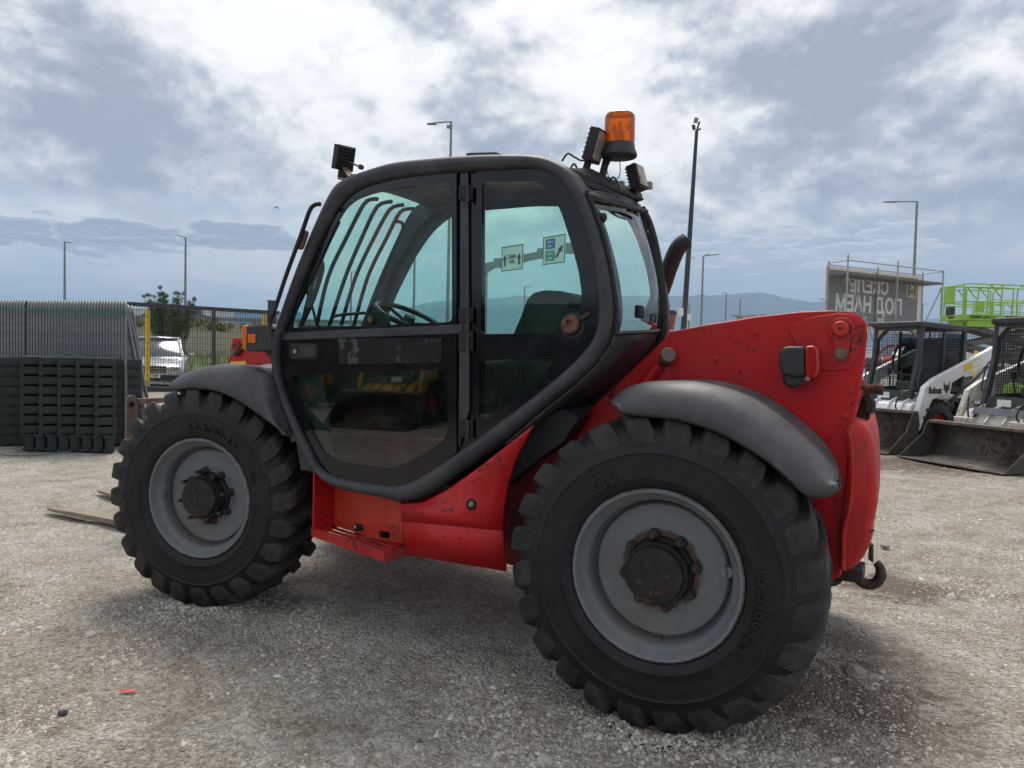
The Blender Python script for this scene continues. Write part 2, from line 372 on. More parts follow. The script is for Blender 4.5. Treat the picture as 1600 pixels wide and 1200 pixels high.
def thing(name, label, cat, loc=(0, 0, 0), rz=0., group=None):
    o = bpy.data.objects.new(name, None); COL.objects.link(o); o.location = loc; o.rotation_euler = (0, 0, rz); o.empty_display_size = .1
    return tag(o, label, cat, group)
def copy_tree(o, parent=None):
    c = o.copy(); COL.objects.link(c); c.parent = parent
    for ch in [x for x in COL.objects if x.parent == o]: copy_tree(ch, c)
    return c
class local:
    "with local(): meshes are given in the frame of their thing"
    def __enter__(s): s.o = LOCAL[0]; LOCAL[0] = True
    def __exit__(s, *a): LOCAL[0] = s.o
def text_mb(body, size, depth=0., bold=0., align='CENTER', spacing=1., mirror=False, squash=1.):
    "letters as a mesh in the x-z plane facing -y, centred on the origin"
    cu_ = bpy.data.curves.new('letters', 'FONT'); cu_.body = body; cu_.size = size; cu_.align_x = align; cu_.align_y = 'CENTER'
    cu_.offset = bold; cu_.extrude = depth / 2; cu_.space_character = spacing; cu_.resolution_u = 3
    ob = bpy.data.objects.new('letters', cu_); me = bpy.data.meshes.new_from_object(ob)
    b = MB(); sx = (-1 if mirror else 1) * squash
    b.add([(v.co.x * sx, -v.co.z, v.co.y) for v in me.vertices], [tuple(p.vertices) for p in me.polygons])
    bpy.data.objects.remove(ob); bpy.data.meshes.remove(me)
    return b
def resample(pts, n, closed=False):
    pts = [Vector(p) for p in pts]
    if closed: pts = pts + [pts[0]]
    L = [0.]
    for a, b in zip(pts, pts[1:]): L.append(L[-1] + (b - a).length)
    out = []; N = n if closed else n - 1; j = 0
    for i in range(n):
        d = L[-1] * i / N
        while j < len(L) - 2 and L[j + 1] < d: j += 1
        s_ = (d - L[j]) / max(1e-9, L[j + 1] - L[j]); out.append(pts[j].lerp(pts[j + 1], s_))
    return out
def spline(pts, n, closed=False):
    "Catmull-Rom through the points, n samples, even spacing"
    P_ = [Vector(p) for p in pts]; m_ = len(P_); out = []
    for i in range(m_ if closed else m_ - 1):
        g = (lambda q: P_[q % m_]) if closed else (lambda q: P_[min(max(q, 0), m_ - 1)])
        p0, p1, p2, p3 = g(i - 1), g(i), g(i + 1), g(i + 2)
        for q in range(8):
            u = q / 8.; out.append(.5 * ((2 * p1) + (p2 - p0) * u + (2 * p0 - 5 * p1 + 4 * p2 - p3) * u * u + (3 * p1 - p0 - 3 * p2 + p3) * u ** 3))
    if not closed: out.append(P_[-1])
    return resample(out, n, closed)

# ================================================================== the telehandler
TL = thing('telehandler', 'red telescopic handler with dark grey cab, big lugged tyres and orange roof beacon', 'telehandler', (-1.3, .9, 0))
Y0 = .10

# ---- wheels: steel dish with tyre, hub, nuts and the raised writing of the sidewall
def make_wheel(ring, nut_len, rot, seed):
    rg = random.Random(seed)
    with local():
        w = MB().lathe([(.300, .33), (.318, .345), (.333, .36), (.333, .34), (.300, .31), (.296, .20), (.300, .06), (.325, .020), (.334, .006), (.334, -.006), (.328, -.012), (.319, -.010), (.311, .004), (.305, .022), (.296, .034), (.284, .046), (.281, .060), (.280, .088), (.279, .112), (.270, .112), (.268, .098), (.262, .093), (.250, .092), (.20, .092), (.10, .092), (.02, .094)], 72).build('wheel', 'rim_rusty' if ring else 'rim_clean', None, 40)
        b = MB()
        a_ = .14 if ring else math.pi - .05
        if ring: b.tube([(.262 * math.cos(a_), .095, .262 * math.sin(a_)), (.262 * math.cos(a_), .045, .262 * math.sin(a_))], .022, 16).build('valve_guard', 'rim_clean', w)
        else: b.lathe([(.028, .0), (.022, -.012), (.012, -.012), (.010, .02)], 16).xf(Matrix.Translation((.283 * math.cos(a_), .058, .283 * math.sin(a_)))).build('valve_guard', 'rim_clean', w)
        # tyre carcass
        worn = .010 if ring else .0
        half = [(.318, .030), (.332, .004), (.345, -.014), (.365, -.024), (.374, -.0285), (.377, -.0265), (.42, -.037), (.455, -.036), (.470, -.0355), (.473, -.0385), (.476, -.0350), (.505, -.028), (.535, -.016 - worn * .5), (.560, .004 - worn * .6), (.578 + worn * .6, .036), (.588 + worn, .10), (.590 + worn, .175)]
        prof = half + [(r_, .35 - y_) for r_, y_ in reversed(half)]
        ty = MB().lathe(prof, 96).build('tyre', 'rubber', w, 50)
        # lugs
        lm = MB(); N = 24
        st_ = [(.617, .205, .56, .205, .00, .022), (.620, .13, .565, .13, -.080, .027), (.619, .062, .56, .062, -.150, .034), (.611, .008, .552, .03, -.205, .042), (.598, -.012, .54, .018, -.222, .047), (.575, -.024, .53, -.000, -.235, .048), (.548, -.031, .515, -.008, -.245, .046), (.520, -.034, .500, -.02, -.252, .040), (.500, -.0325, .488, -.028, -.256, .030)]
        for side in (0, 1):
            for i in range(N):
                t0 = 2 * math.pi * (i + .5 * side) / N + rot; rings = []
                j_ = rg.uniform(-.004, .004)
                for (rt_, yt, rb, yb, dt, hw) in st_:
                    hw *= 1.12 if ring else 1.02
                    if ring and rt_ < .60: yt += .003 + (.60 - rt_) * .05
                    rt2 = rt_ + j_; yy = (yt, yb) if side == 0 else (.35 - yt, .35 - yb); th = t0 + dt
                    q = []
                    for (r_, y_, h_) in ((rb, yy[1], hw * 1.28), (rt2 - .007, yy[0], hw * .92), (rt2, yy[0], hw * .78), (rt2, yy[0], -hw * .78), (rt2 - .007, yy[0], -hw * .92), (rb, yy[1], -hw * 1.28)):
                        a = th + h_ / r_; q.append(Vector((r_ * math.cos(a), y_, r_ * math.sin(a))))
                    rings.append(q)
                lm.rings(rings, True); n_ = 6; o_ = len(lm.v) - n_ * len(rings)
                lm.f += [tuple(o_ + q for q in range(n_)), tuple(o_ + n_ * (len(rings) - 1) + q for q in range(n_))]
        lm.build('tread_lug', 'tread', ty, 24)['kind'] = 'stuff'
        # hub
        h = MB().lathe([(.135, .094), (.130, .078), (.121, .070), (.118, .030), (.122, .026), (.122, .016), (.112, .016), (.110, -.002), (.105, -.010), (.045, -.013), (0.001, -.013)], 48).build('hub', 'hub_black', w, 35)
        d_ = MB()
        for q in range(4):
            a = q * math.pi / 2 + .35
            d_.lathe([(.019, -.0125), (.017, -.017), (.013, -.0125), (.002, -.0115)], 16, (.055 * math.cos(a), 0, .055 * math.sin(a)))
            pts = [Vector((r_ * math.cos(a + .55 + s_), -.0135, r_ * math.sin(a + .55 + s_))) for r_, s_ in ((.022, .5), (.05, .25), (.075, -.05), (.103, -.45))]
            d_.tube(spline(pts, 10), .0016, 4)
        d_.build('hub_relief', 'steel_dark', h)
        n_ = MB().lathe([(.024, .092), (.022, .080), (.0185, .076), (.0185, .060), (.016, .057), (.0105, .056), (.0105, .056 - nut_len), (.0, .055 - nut_len)], 12)
        for q in range(8):
            a = q * math.pi / 4 + .2; m_ = MB(); m_.add(n_.v, n_.f); m_.xf(Matrix.Translation((.142 * math.cos(a), 0, .142 * math.sin(a))))
            m_.build('wheel_nut', 'steel_dark', w, 30)
    return w, ty
def arc_text(ty, body, size, r0, ang, y_, name='raised_lettering', spacing=1.12, depth=.011):
    "letters bent round the sidewall, tops outwards, running clockwise from the angle given"
    b = text_mb(body, size, depth, 0.0, 'LEFT', spacing); vs = []
    for (x, y, z) in b.v:
        r_ = r0 + z; a = ang - x / r0
        vs.append((r_ * math.cos(a), y_ + y + (.004 if r_ > r0 + size * .25 else 0), r_ * math.sin(a)))
    b.v = vs
    with local(): return b.build(name, 'rubber_letter', ty)
def outline_ring(ty, r0, r1, a0, a1, y_):
    pts = [(r0, a0), (r0, (a0 + a1) / 2), (r0, a1), (r0 + .012, a1 + .02), (r1 - .01, a1 + .02), (r1, a1), (r1, (a0 + a1) / 2), (r1, a0), (r1 - .012, a0 - .02), (r0 + .012, a0 - .02)]
    P_ = []
    for i, (r_, a) in enumerate(pts):
        r2, a2 = pts[(i + 1) % len(pts)]
        for q in range(6): u = q / 6.; rr = r_ + (r2 - r_) * u; aa = a + (a2 - a) * u; P_.append(Vector((rr * math.cos(aa), y_ + (.003 if rr > .46 else 0), rr * math.sin(aa))))
    with local(): MB().tube(P_, .0016, 4, closed=True).build('raised_outline', 'rubber', ty)
WR, TR = make_wheel(True, .012, .10, 1)
WR.location = Vector((0, 0, .60)) - TL.location; WR.rotation_euler.z = .0742; WR.parent = TL
arc_text(TR, '15.5/80-24', .070, .405, R(14), -.0375); arc_text(TR, 'ND', .035, .40, R(-54), -.0365)
arc_text(TR, 'GV', .085, .40, R(128), -.0365); outline_ring(TR, .378, .455, R(95), R(145), -.034); outline_ring(TR, .378, .45, R(195), R(228), -.034)
WF, TF = make_wheel(False, .045, .02, 2)
WF.location = Vector((-2.613, 0, .60)) - TL.location; WF.rotation_euler.z = .2136; WF.parent = TL
arc_text(TF, '15.5/80-24', .070, .405, R(97), -.0375); arc_text(TF, 'ND', .035, .40, R(25), -.0365)
outline_ring(TF, .378, .45, R(165), R(212), -.034); outline_ring(TF, .378, .45, R(262), R(300), -.034)
for (x_, rz) in ((0, math.pi), (-2.613, math.pi + .2)):
    w2 = copy_tree(WR if x_ == 0 else WF, TL); w2.location = Vector((x_, 1.95, .60)) - TL.location; w2.rotation_euler.z = rz

# ---- cab outline (outer edge, inner edge) of the moulded grey surround on the door side
PAIRS = [((423, 567), (431, 567)), ((424, 535), (432, 540)), ((430, 508), (439, 515)), ((442, 470), (454, 474)), ((456, 430), (470, 432)), ((471, 391), (486, 394)), ((488, 350), (502, 362)), ((503, 317), (519, 330)), ((518, 290), (538, 307)), ((537, 276), (558, 293)), ((568, 264), (590, 283)), ((610, 252), (625, 276)), ((670, 245), (675, 270)), ((740, 240), (740, 265)), ((800, 239), (800, 262)), ((835, 241), (828, 261)), ((862, 248), (850, 266)), ((887, 263), (870, 277)), ((905, 288), (887, 302)), ((920, 315), (899, 325)), ((932, 345), (910, 355)), ((945, 389), (921, 392)), ((955, 433), (928, 435)), ((960, 478), (932, 475)), ((958, 505), (931, 500)), ((948, 535), (924, 528)), ((929, 565), (906, 553)), ((898, 596), (875, 583)), ((833, 648), (815, 632)), ((780, 690), (765, 669)), ((732, 725), (715, 705)), ((697, 750), (680, 730)), ((662, 773), (648, 749)), ((640, 782), (630, 757)), ((620, 785), (612, 760)), ((600, 780), (590, 758)), ((557, 772), (543, 751)), ((515, 760), (510, 742)), ((491, 739), (493, 728)), ((470, 708), (478, 700)), ((452, 672), (460, 664)), ((437, 632), (445, 628)), ((427, 598), (435, 598))]
def raw_spline(P_, q_=5):
    P_ = [Vector(p) for p in P_]; m_ = len(P_); out = []
    for i in range(m_):
        p0, p1, p2, p3 = P_[i - 1], P_[i], P_[(i + 1) % m_], P_[(i + 2) % m_]
        for q in range(q_):
            u = q / q_; out.append(.5 * ((2 * p1) + (p2 - p0) * u + (2 * p0 - 5 * p1 + 4 * p2 - p3) * u * u + (3 * p1 - p0 - 3 * p2 + p3) * u ** 3))
    return out
OUT = raw_spline([at(*p[0], Y0) for p in PAIRS]); INN = raw_spline([at(*p[1], Y0) for p in PAIRS]); Q = 5
def sy(v, y): return Vector((v.x, y, v.z))
def ring_frame(y0, sgn):
    rings = []
    for o, i in zip(OUT, INN):
        rings.append([sy(o, y0 + sgn * .09), sy(o, y0 + sgn * .028), sy(o.lerp(i, .10), y0 + sgn * .008), sy(o.lerp(i, .28), y0 - sgn * .004), sy(o.lerp(i, .52), y0 - sgn * .007), sy(o.lerp(i, .78), y0 + sgn * .0), sy(o.lerp(i, .95), y0 + sgn * .012), sy(i, y0 + sgn * .03), sy(i, y0 + sgn * .07)])
    return MB().rings(rings, True, True)
ring_frame(Y0, 1).build('cab_frame', 'cab_grey', TL, 60)
from mathutils.geometry import tessellate_polygon
def holed(outer, holes, y_, name, mat, par, thick=.008, inward=True):
    loops = [[Vector((p.x, p.z, 0)) for p in L_] for L_ in [outer] + holes]; tris = tessellate_polygon(loops)
    flat = [p for L_ in loops for p in L_]
    b = MB().add([(p.x, y_, p.y) for p in flat], tris)
    return b.build(name, mat, par, 0, solid=thick)
def pz(pts, Y): return [at(*p, Y) for p in pts]
def rounded(pts, n=3, f=.22):
    "cut each corner with a small arc"
    out = []; m_ = len(pts)
    for i in range(m_):
        a, b, c = pts[i - 1], pts[i], pts[(i + 1) % m_]
        p = b.lerp(a, min(.45, f * .12 / max(.01, (a - b).length))); q = b.lerp(c, min(.45, f * .12 / max(.01, (c - b).length)))
        for j in range(n + 1): u = j / n; out.append(p.lerp(b, u).lerp(b.lerp(q, u), u))
    return out
YG = .135
inn_pts = [(p.x, p.z) for p in INN]
def inner_range(a, b):
    "points of the inner edge from control point a to b (wrapping)"
    n_ = len(INN); i = a * Q; e = b * Q; out = []
    while True:
        out.append(INN[i % n_])
        if i % n_ == e % n_: break
        i += 1
    return [sy(p, YG) for p in out]
door_hi = rounded(pz([(706, 287), (670, 288), (625, 294), (582, 303), (558, 312), (543, 324), (527, 349), (502, 405), (478, 458), (462, 490), (456, 512), (580, 509), (707, 503)], YG))
door_lo = rounded(pz([(454, 586), (580, 581), (699, 577), (700, 640), (700, 684), (650, 717), (612, 732), (529, 722), (505, 706), (488, 672), (470, 627)], YG), 3, .4)
# door: from the pillar round the front and back
xb = at(714, 267, YG).x
dpoly = [at(714, 706, YG), at(714, 267, YG)] + [p for p in reversed(inner_range(31, 13 + 43)) if p.x < xb - .004]
DO = holed(dpoly, [door_hi, door_lo], YG, 'door', 'black_gloss', TL)
MB().sheet([p + Vector((0, .002, 0)) for p in door_hi]).build('upper_pane', 'glass_door', DO, 0)
MB().sheet([p + Vector((0, .002, 0)) for p in door_lo]).build('lower_pane', 'glass_lower', DO, 0)
a0, a1, a2, a3 = pz([(437, 520), (722, 507), (722, 521), (436, 532)], YG - .012)
MB().prism([a0, a1, a2, a3], (0, .012, 0)).build('door_bar', 'cab_grey', DO, bevel=.003)
hp = rounded(pz([(452, 536), (496, 537), (497, 562), (452, 561)], YG - .010), 4, .25)
dh = MB().prism(hp, (0, .008, 0)).build('door_handle', 'black_matt', DO, bevel=.002)
MB().prism(pz([(468, 540), (492, 541), (492, 558), (468, 558)], YG - .014), (0, .004, 0)).build('handle_flap', 'plastic_black', dh, bevel=.001)
MB().lathe([(.012, .0), (.011, -.004), (.0, -.004)], 16, at(461, 549, YG - .011)).build('lock_cylinder', 'galv', dh)
stp = pz([(528, 529), (690, 528), (689, 566), (529, 569)], YG - .0065)
m_ = pm('old_sticker', (.055, .058, .066), .5, var=.05, spots=(.004, .004, .005), spot_scale=13, spot_thr=.46)
MB().prism(stp, (0, .0015, 0)).build('worn_sticker', 'old_sticker', DO, 0)
# inner latch and grab handle of the door
lt = MB().prism(rounded(pz([(566, 512), (573, 489), (588, 485), (600, 487), (607, 512)], .155), 3, .2), (0, .03, 0)).build('door_latch', 'black_matt', DO, bevel=.004)
MB().lathe([(.018, 0), (.018, -.016), (.012, -.02), (0, -.02)], 16, at(581, 500, .155)).build('latch_knob', 'rust', lt)
MB().tube(spline([at(513, 512, .17), at(517, 500, .17), at(527, 493, .17), at(570, 489, .17)], 20), .008, 8).build('grab_handle', 'black_matt', DO)
# rear quarter window
qpoly = [at(745, 266, YG)] + [p for p in inner_range(14, 30) if p.x > at(745, 266, YG).x + .004] + [at(745, 683, YG)]
q_hi = rounded(pz([(754, 285), (839, 284), (861, 298), (878, 333), (893, 380), (905, 425), (910, 462), (904, 500), (885, 522), (752, 522)], YG))
q_lo = rounded(pz([(750, 562), (868, 561), (852, 585), (800, 626), (766, 652), (749, 657)], YG))
QW = holed(qpoly, [q_hi, q_lo], YG, 'quarter_window', 'black_gloss', TL)
MB().sheet([p + Vector((0, .002, 0)) for p in q_hi]).build('quarter_pane', 'glass_door', QW, 0)
MB().sheet([p + Vector((0, .002, 0)) for p in q_lo]).build('lower_pane', 'glass_lower', QW, 0)
lk = MB().lathe([(.040, .0), (.040, -.018), (.036, -.026), (.018, -.024), (.014, -.014), (.0, -.014)], 28, at(893, 507, .135)).build('window_catch', 'rust', QW, 30)
for q in range(6): a = q * math.pi / 3; MB().box(at(893, 507, .135) + Vector((.027 * math.cos(a), -.026, .027 * math.sin(a))), (.006, .006, .006)).build('catch_bolt', 'steel_worn', lk)
MB().lathe([(.055, .012), (.055, -.004), (.042, -.008)], 28, at(895, 509, .135)).build('catch_seal', 'black_matt', QW)
MB().bar(at(906, 499, .125), at(922, 489, .13), .018).build('catch_arm', 'plastic_black', QW, bevel=.003)
# pillar between door and window with hinges
bp = MB().prism(pz([(709, 264), (749, 262), (749, 686), (709, 712)], .146), (0, .05, 0)).build('door_pillar', 'black_gloss', TL)
MB().prism(pz([(720, 270), (731, 269), (733, 640), (716, 700)], .130), (0, .012, 0)).build('hinge_strip', 'cab_grey', bp, bevel=.003)
for (yy, yy2) in ((290, 312), (481, 503), (517, 548), (657, 684)):
    hg = MB().prism(pz([(716, yy), (738, yy), (738, yy2), (716, yy2)], .118), (0, .012, 0)).build('hinge', 'black_matt', TL, bevel=.003)
    MB().tube([at(731, yy + 2, .112), at(731, yy2 + 3, .112)], .009, 10).build('hinge_pin', 'steel_dark', hg)
# ---- far side of the cab
YF = .86
ring_frame(YF, -1).build('cab_frame', 'cab_grey', TL, 60)
fo = [sy(p, YF - .04) for p in INN]
fh = rounded(pz([(596, 524), (607, 490), (622, 455), (650, 400), (676, 362), (706, 337), (754, 329), (840, 322), (900, 323), (960, 331), (985, 345), (1008, 392), (1020, 440), (1024, 478), (1020, 519)], YF - .04), 3, .5)
FS = holed(fo, [fh], YF - .04, 'far_side_panel', 'cab_grey', TL)
MB().sheet([p + Vector((0, .002, 0)) for p in fh]).build('far_window', 'glass_clear' if 'glass_clear' in MATS else glass('glass_clear', (.88, .98, .94), dirt=.03), FS, 0)
# ---- roof, with an open grille in its front part
MID = [o.lerp(i, .35) for o, i in zip(OUT, INN)]
ra, rb = 9 * Q, 18 * Q
YA, YB = Y0 + .05, YF - .05
rf = MB(); top = MID[ra:rb + 1]; crown = lambda y: .022 * (1 - ((y - .48) / .36) ** 2)
ys = [YA + (YB - YA) * i / 8 for i in range(9)]
gap0, gap1 = -1.50, -1.20
rf.rings([[Vector((p.x, y, p.z + crown(y) - .01)) for y in ys] for p in top if p.x > gap1], False)
rf.rings([[Vector((p.x, y, p.z + crown(y) - .01)) for y in ys] for p in top if p.x < gap0], False)
tp = [p for p in top if gap0 - .04 < p.x < gap1 + .04]
slots = [.275, .365, .45, .525, .60, .67]; edges = [YA] + [e for s_ in slots for e in (s_ - .014, s_ + .014)] + [YB]
for i in range(0, len(edges), 2):
    rf.rings([[Vector((p.x, y, p.z + crown(y) - .012)) for y in (edges[i], edges[i + 1])] for p in tp], False)
rf.fixn = False
RF = rf.build('roof', 'cab_grey', TL, 50, solid=.03)
hat = pz([(728, 243), (728, 239), (735, 238), (775, 237), (782, 240), (782, 243)], .4)
MB().prism(hat, (0, .35, 0)).build('roof_hatch', 'cab_grey', RF, bevel=.004)
# windscreen and its guard bars
fr = [MID[i] for i in range(2 * Q, 9 * Q + 1)]
MB().rings([[Vector((p.x + .03, y, p.z - .01)) for y in (YA, .48, YB)] for p in fr], False).build('windscreen', 'glass_clear', TL, 60)
gd = [[(530, 345), (505, 398), (485, 455), (472, 508)], [(590, 311), (577, 312), (566, 323), (541, 372), (513, 432), (495, 508)], [(612, 315), (599, 317), (587, 326), (566, 370), (540, 432), (515, 508)], [(630, 320), (615, 323), (605, 333), (585, 370), (556, 432), (533, 508)], [(646, 326), (632, 327), (622, 336), (605, 370), (575, 432), (552, 512)], [(618, 346), (627, 347), (630, 356), (618, 385), (597, 435), (577, 490)]]
for (pts, y_) in zip(gd, (.20, .30, .42, .53, .64, .70)):
    MB().tube(spline(pz(pts, y_), 26), .011, 8).build('guard_bar', 'black_matt', TL)
MB().tube(spline(pz([(497, 403), (503, 412), (501, 430), (488, 470), (470, 508)], .22), 20), .014, 8).build('guard_bar', 'black_matt', TL)
MB().tube(spline(pz([(484, 430), (480, 455), (488, 480), (494, 503)], .24), 14), .007, 6).build('wiper_arm', 'black_matt', TL)
MB().tube(spline(pz([(489, 448), (487, 470), (492, 500)], .26), 14), .004, 6).build('cab_hose', 'black_matt', TL)
MB().prism(pz([(446, 585), (500, 583), (512, 640), (520, 735), (470, 735)], .165), (0, .012, 0)).build('wheel_arch_liner', 'interior', TL)
MB().prism([Vector((-2.0, .2, .78)), Vector((-1.0, .2, .78)), Vector((-1.0, .75, .78)), Vector((-2.0, .75, .78))], (0, 0, .02)).build('floor_mat', 'interior', TL); MB().prism([Vector((-1.62, .30, .803)), Vector((-1.42, .26, .803)), Vector((-1.40, .36, .803)), Vector((-1.60, .40, .803))], (0, 0, .002)).build('paper_sheet', 'plate_white', TL, 0)
# dashboard, steering wheel, seat, floor, lower shell
dsh = pz([(440, 512), (470, 505), (560, 510), (600, 520), (610, 600), (500, 640), (440, 600)], .30)
MB().prism(dsh, (0, .45, 0)).build('dashboard', 'interior', TL, bevel=.02)
cc = at(640, 497, .45)
sw = MB(); ax = Vector((.42, 0, .9)).normalized(); e1 = Vector((0, 1, 0)); e2 = ax.cross(e1)
sw.tube([cc + (e1 * math.cos(a) + e2 * math.sin(a)) * .185 for a in [2 * math.pi * i / 40 for i in range(40)]], .014, 8, closed=True)
for a in (math.pi * .5, math.pi * 1.15, math.pi * 1.85): sw.tube([cc - ax * .03, cc + (e1 * math.cos(a) + e2 * math.sin(a)) * .18], .010, 6)
SW = sw.build('steering_wheel', 'black_matt', TL)
MB().tube([cc + ax * .01, cc - ax * .42], [.03, .045], 12).build('steering_column', 'interior', SW)
MB().lathe([(.018, 0), (.024, .03), (.016, .05), (0, .052)], 14, cc + e2 * .18 + ax * .01, 'z').build('spinner_knob', 'black_matt', SW)
st1 = pz([(806, 560), (800, 523), (812, 496), (822, 468), (832, 457), (850, 453), (873, 454), (890, 459), (896, 466), (893, 475), (884, 481), (889, 500), (889, 560)], .36)
SE = MB().prism(st1, (0, .42, 0)).build('seat', 'seat_fabric', TL, bevel=.03, seg=3)
cush = pz([(740, 590), (745, 566), (800, 560), (870, 562), (880, 600), (800, 640)], .34); MB().prism(cush, (0, .46, 0)).build('seat_cushion', 'seat_fabric', SE, bevel=.03, seg=3)
lev = MB().tube(spline(pz([(770, 640), (778, 600), (768, 575)], .25), 10), .012, 8).build('control_lever', 'black_matt', TL)
# shell between the two sides: floor, rear lower wall, front lower wall
def strip(a, b, name, mat, y0=YA - .03, y1=YF - .03, f=.5, par=TL, solid=.01):
    n_ = len(OUT); i = a * Q; e = b * Q; P_ = []
    while True:
        P_.append(OUT[i % n_].lerp(INN[i % n_], f))
        if i % n_ == e % n_: break
        i += 1
    return MB().rings([[sy(p, y) for y in (y0, (y0 + y1) / 2, y1)] for p in P_], False).build(name, mat, par, 50, solid=solid)
strip(28, 43 + 2, 'cab_floor', 'black_matt')
# rear wall under the rear window, sloping to the far corner
ne = [(960, 520), (955, 538), (934, 570), (903, 600), (838, 652), (790, 694)]; fe = [(1030, 518), (1022, 538), (1007, 555), (977, 583), (925, 625), (868, 676)]
rw_ = MB().rings([[at(*a, .125), at((a[0] + b[0]) / 2, (a[1] + b[1]) / 2, .42), at(*b, .73)] for a, b in zip(ne, fe)], False).build('rear_wall', 'cab_grey', TL, 50, solid=.01)
MB().tube(spline([at(*p, .735) for p in [(1003, 325), (1016, 352), (1027, 395), (1034, 440), (1038, 487), (1033, 527), (1008, 556), (978, 584)]], 40), .017, 8).build('corner_seal', 'seal', TL)
MB().prism(pz([(780, 700), (835, 655), (880, 640), (905, 652), (880, 690), (830, 725), (790, 760)], .30), (0, .5, 0)).build('underbody_panel', 'loader_black', TL)
# rear window
ng = [(917, 300), (926, 320), (942, 362), (952, 403), (960, 450), (964, 485), (962, 521)]; fg = [(998, 322), (1004, 336), (1017, 375), (1026, 410), (1032, 445), (1034, 480), (1030, 516)]
gr_ = []
ng2 = spline([at(*p, .115) for p in ng], 14); fg2 = spline([at(*p, .72) for p in fg], 14)
for a, b in zip(ng2, fg2):
    gr_.append([a.lerp(b, u) + Vector((.045 * math.sin(math.pi * u) , 0, 0)) for u in [i / 8 for i in range(9)]])
RW = MB().rings(gr_, False).build('rear_window', 'glass_rear', TL, 70)
seal_pts = [r_[0] for r_ in gr_] + gr_[-1][1:] + [r_[-1] for r_ in reversed(gr_[:-1])] + list(reversed(gr_[0][1:-1]))
MB().tube(seal_pts, .010, 6, closed=True).build('window_seal', 'seal', RW)
hdr = MB().rings([[p + Vector((.006, 0, 0)) for p in r_] for r_ in gr_[:2]], False).build('window_header', 'black_matt', RW, 60, solid=.006)
for (px, py, u_, r_) in ((940, 340, .10, .020), (996, 353, .86, .014), (1008, 365, .95, .014)):
    X_ = at(px, py, .115 + u_ * .6).x; MB().lathe([(.001, .020), (r_ * .7, .019), (r_, .012), (r_, 0)], 18, atx(px, py, X_ + .045 * math.sin(math.pi * u_)), 'x').build('window_stud', 'black_matt', RW)
p_ = atx(999, 487, gr_[-3][4].x - .01); MB().box(p_, (.03, .055, .055)).build('window_lock', 'black_matt', RW, bevel=.008)
wp = MB().bar(at(935, 318, .16) + Vector((.05, 0, 0)), at(992, 332, .52) + Vector((.05, 0, 0)), .016, .010)
wp.bar(at(970, 327, .42) + Vector((.04, 0, 0)), at(1000, 331, .66) + Vector((.03, 0, 0)), .024, .016); wp.build('rear_wiper', 'black_matt', RW, bevel=.003)
MB().tube(spline(pz([(995, 330), (985, 342), (965, 338), (950, 328), (935, 322)], .5), 20), .006, 6).build('wiper_hose', 'black_matt', RW)
# roof shelf at the back with its lights
sh = MB(); s0, s1, s2, s3 = at(888, 262, .16), at(1003, 309, .62), at(985, 307, .66), at(880, 254, .30)
sh.prism([at(889, 262, .14), at(922, 262, .32), at(1004, 303, .72), at(1003, 310, .60)], (0, 0, -.016)); sh.prism([at(893, 267, .16), at(998, 311, .60), at(990, 322, .62), at(908, 287, .17)], (-.05, .02, 0)); SHF = sh.build('light_shelf', 'black_matt', TL, bevel=.003)
def work_light(c, size, yaw, pitch, name='work_light', lens=True):
    b = MB(); w_, h_, d_ = size; b.box((0, 0, 0), (w_, d_, h_))
    for i in range(7): b.box((0, d_ * .5 + .004, -h_ * .42 + h_ * .84 * i / 6), (w_ * .9, .010, .006))
    Mx = Matrix.Translation(c) @ Matrix.Rotation(yaw, 4, 'Z') @ Matrix.Rotation(pitch, 4, 'X')
    o = b.xf(Mx).build(name, 'black_matt', TL, bevel=.006)
    l = MB().box((0, -d_ * .5 - .002, 0), (w_ * .82, .006, h_ * .84)).xf(Mx).build('lamp_glass', 'lamp_glass', o, bevel=.001)
    k_ = MB().box((0, .012, -h_ * .5 - .015), (w_ * .5, .012, .05)).box((0, .02, -h_ * .5 - .045), (w_ * .35, .05, .008)).xf(Mx).build('lamp_bracket', 'steel_dark', o, bevel=.002)
    return o
L1 = work_light(at(537, 247, .26), (.105, .125, .045), R(-108), R(-14), lens=True)
MB().bar(at(539, 262, .25), at(548, 277, .17), .03, .012).bar(at(548, 274, .22), at(556, 274, .12), .02, .012).build('mounting_bracket', 'steel_dark', L1, bevel=.002); MB().tube([at(541, 251, .255), at(563, 261, .20)], .005, 6).build('lamp_bolt', 'steel_dark', L1); MB().lathe([(.0, -.01), (.013, -.008), (.013, .008), (0, .01)], 12, at(564, 261, .20)).build('lamp_bolt', 'steel_dark', L1)
work_light(at(930, 228, .38), (.10, .145, .045), R(88), R(17)); work_light(at(995, 278, .60), (.09, .115, .05), R(84), R(-16))
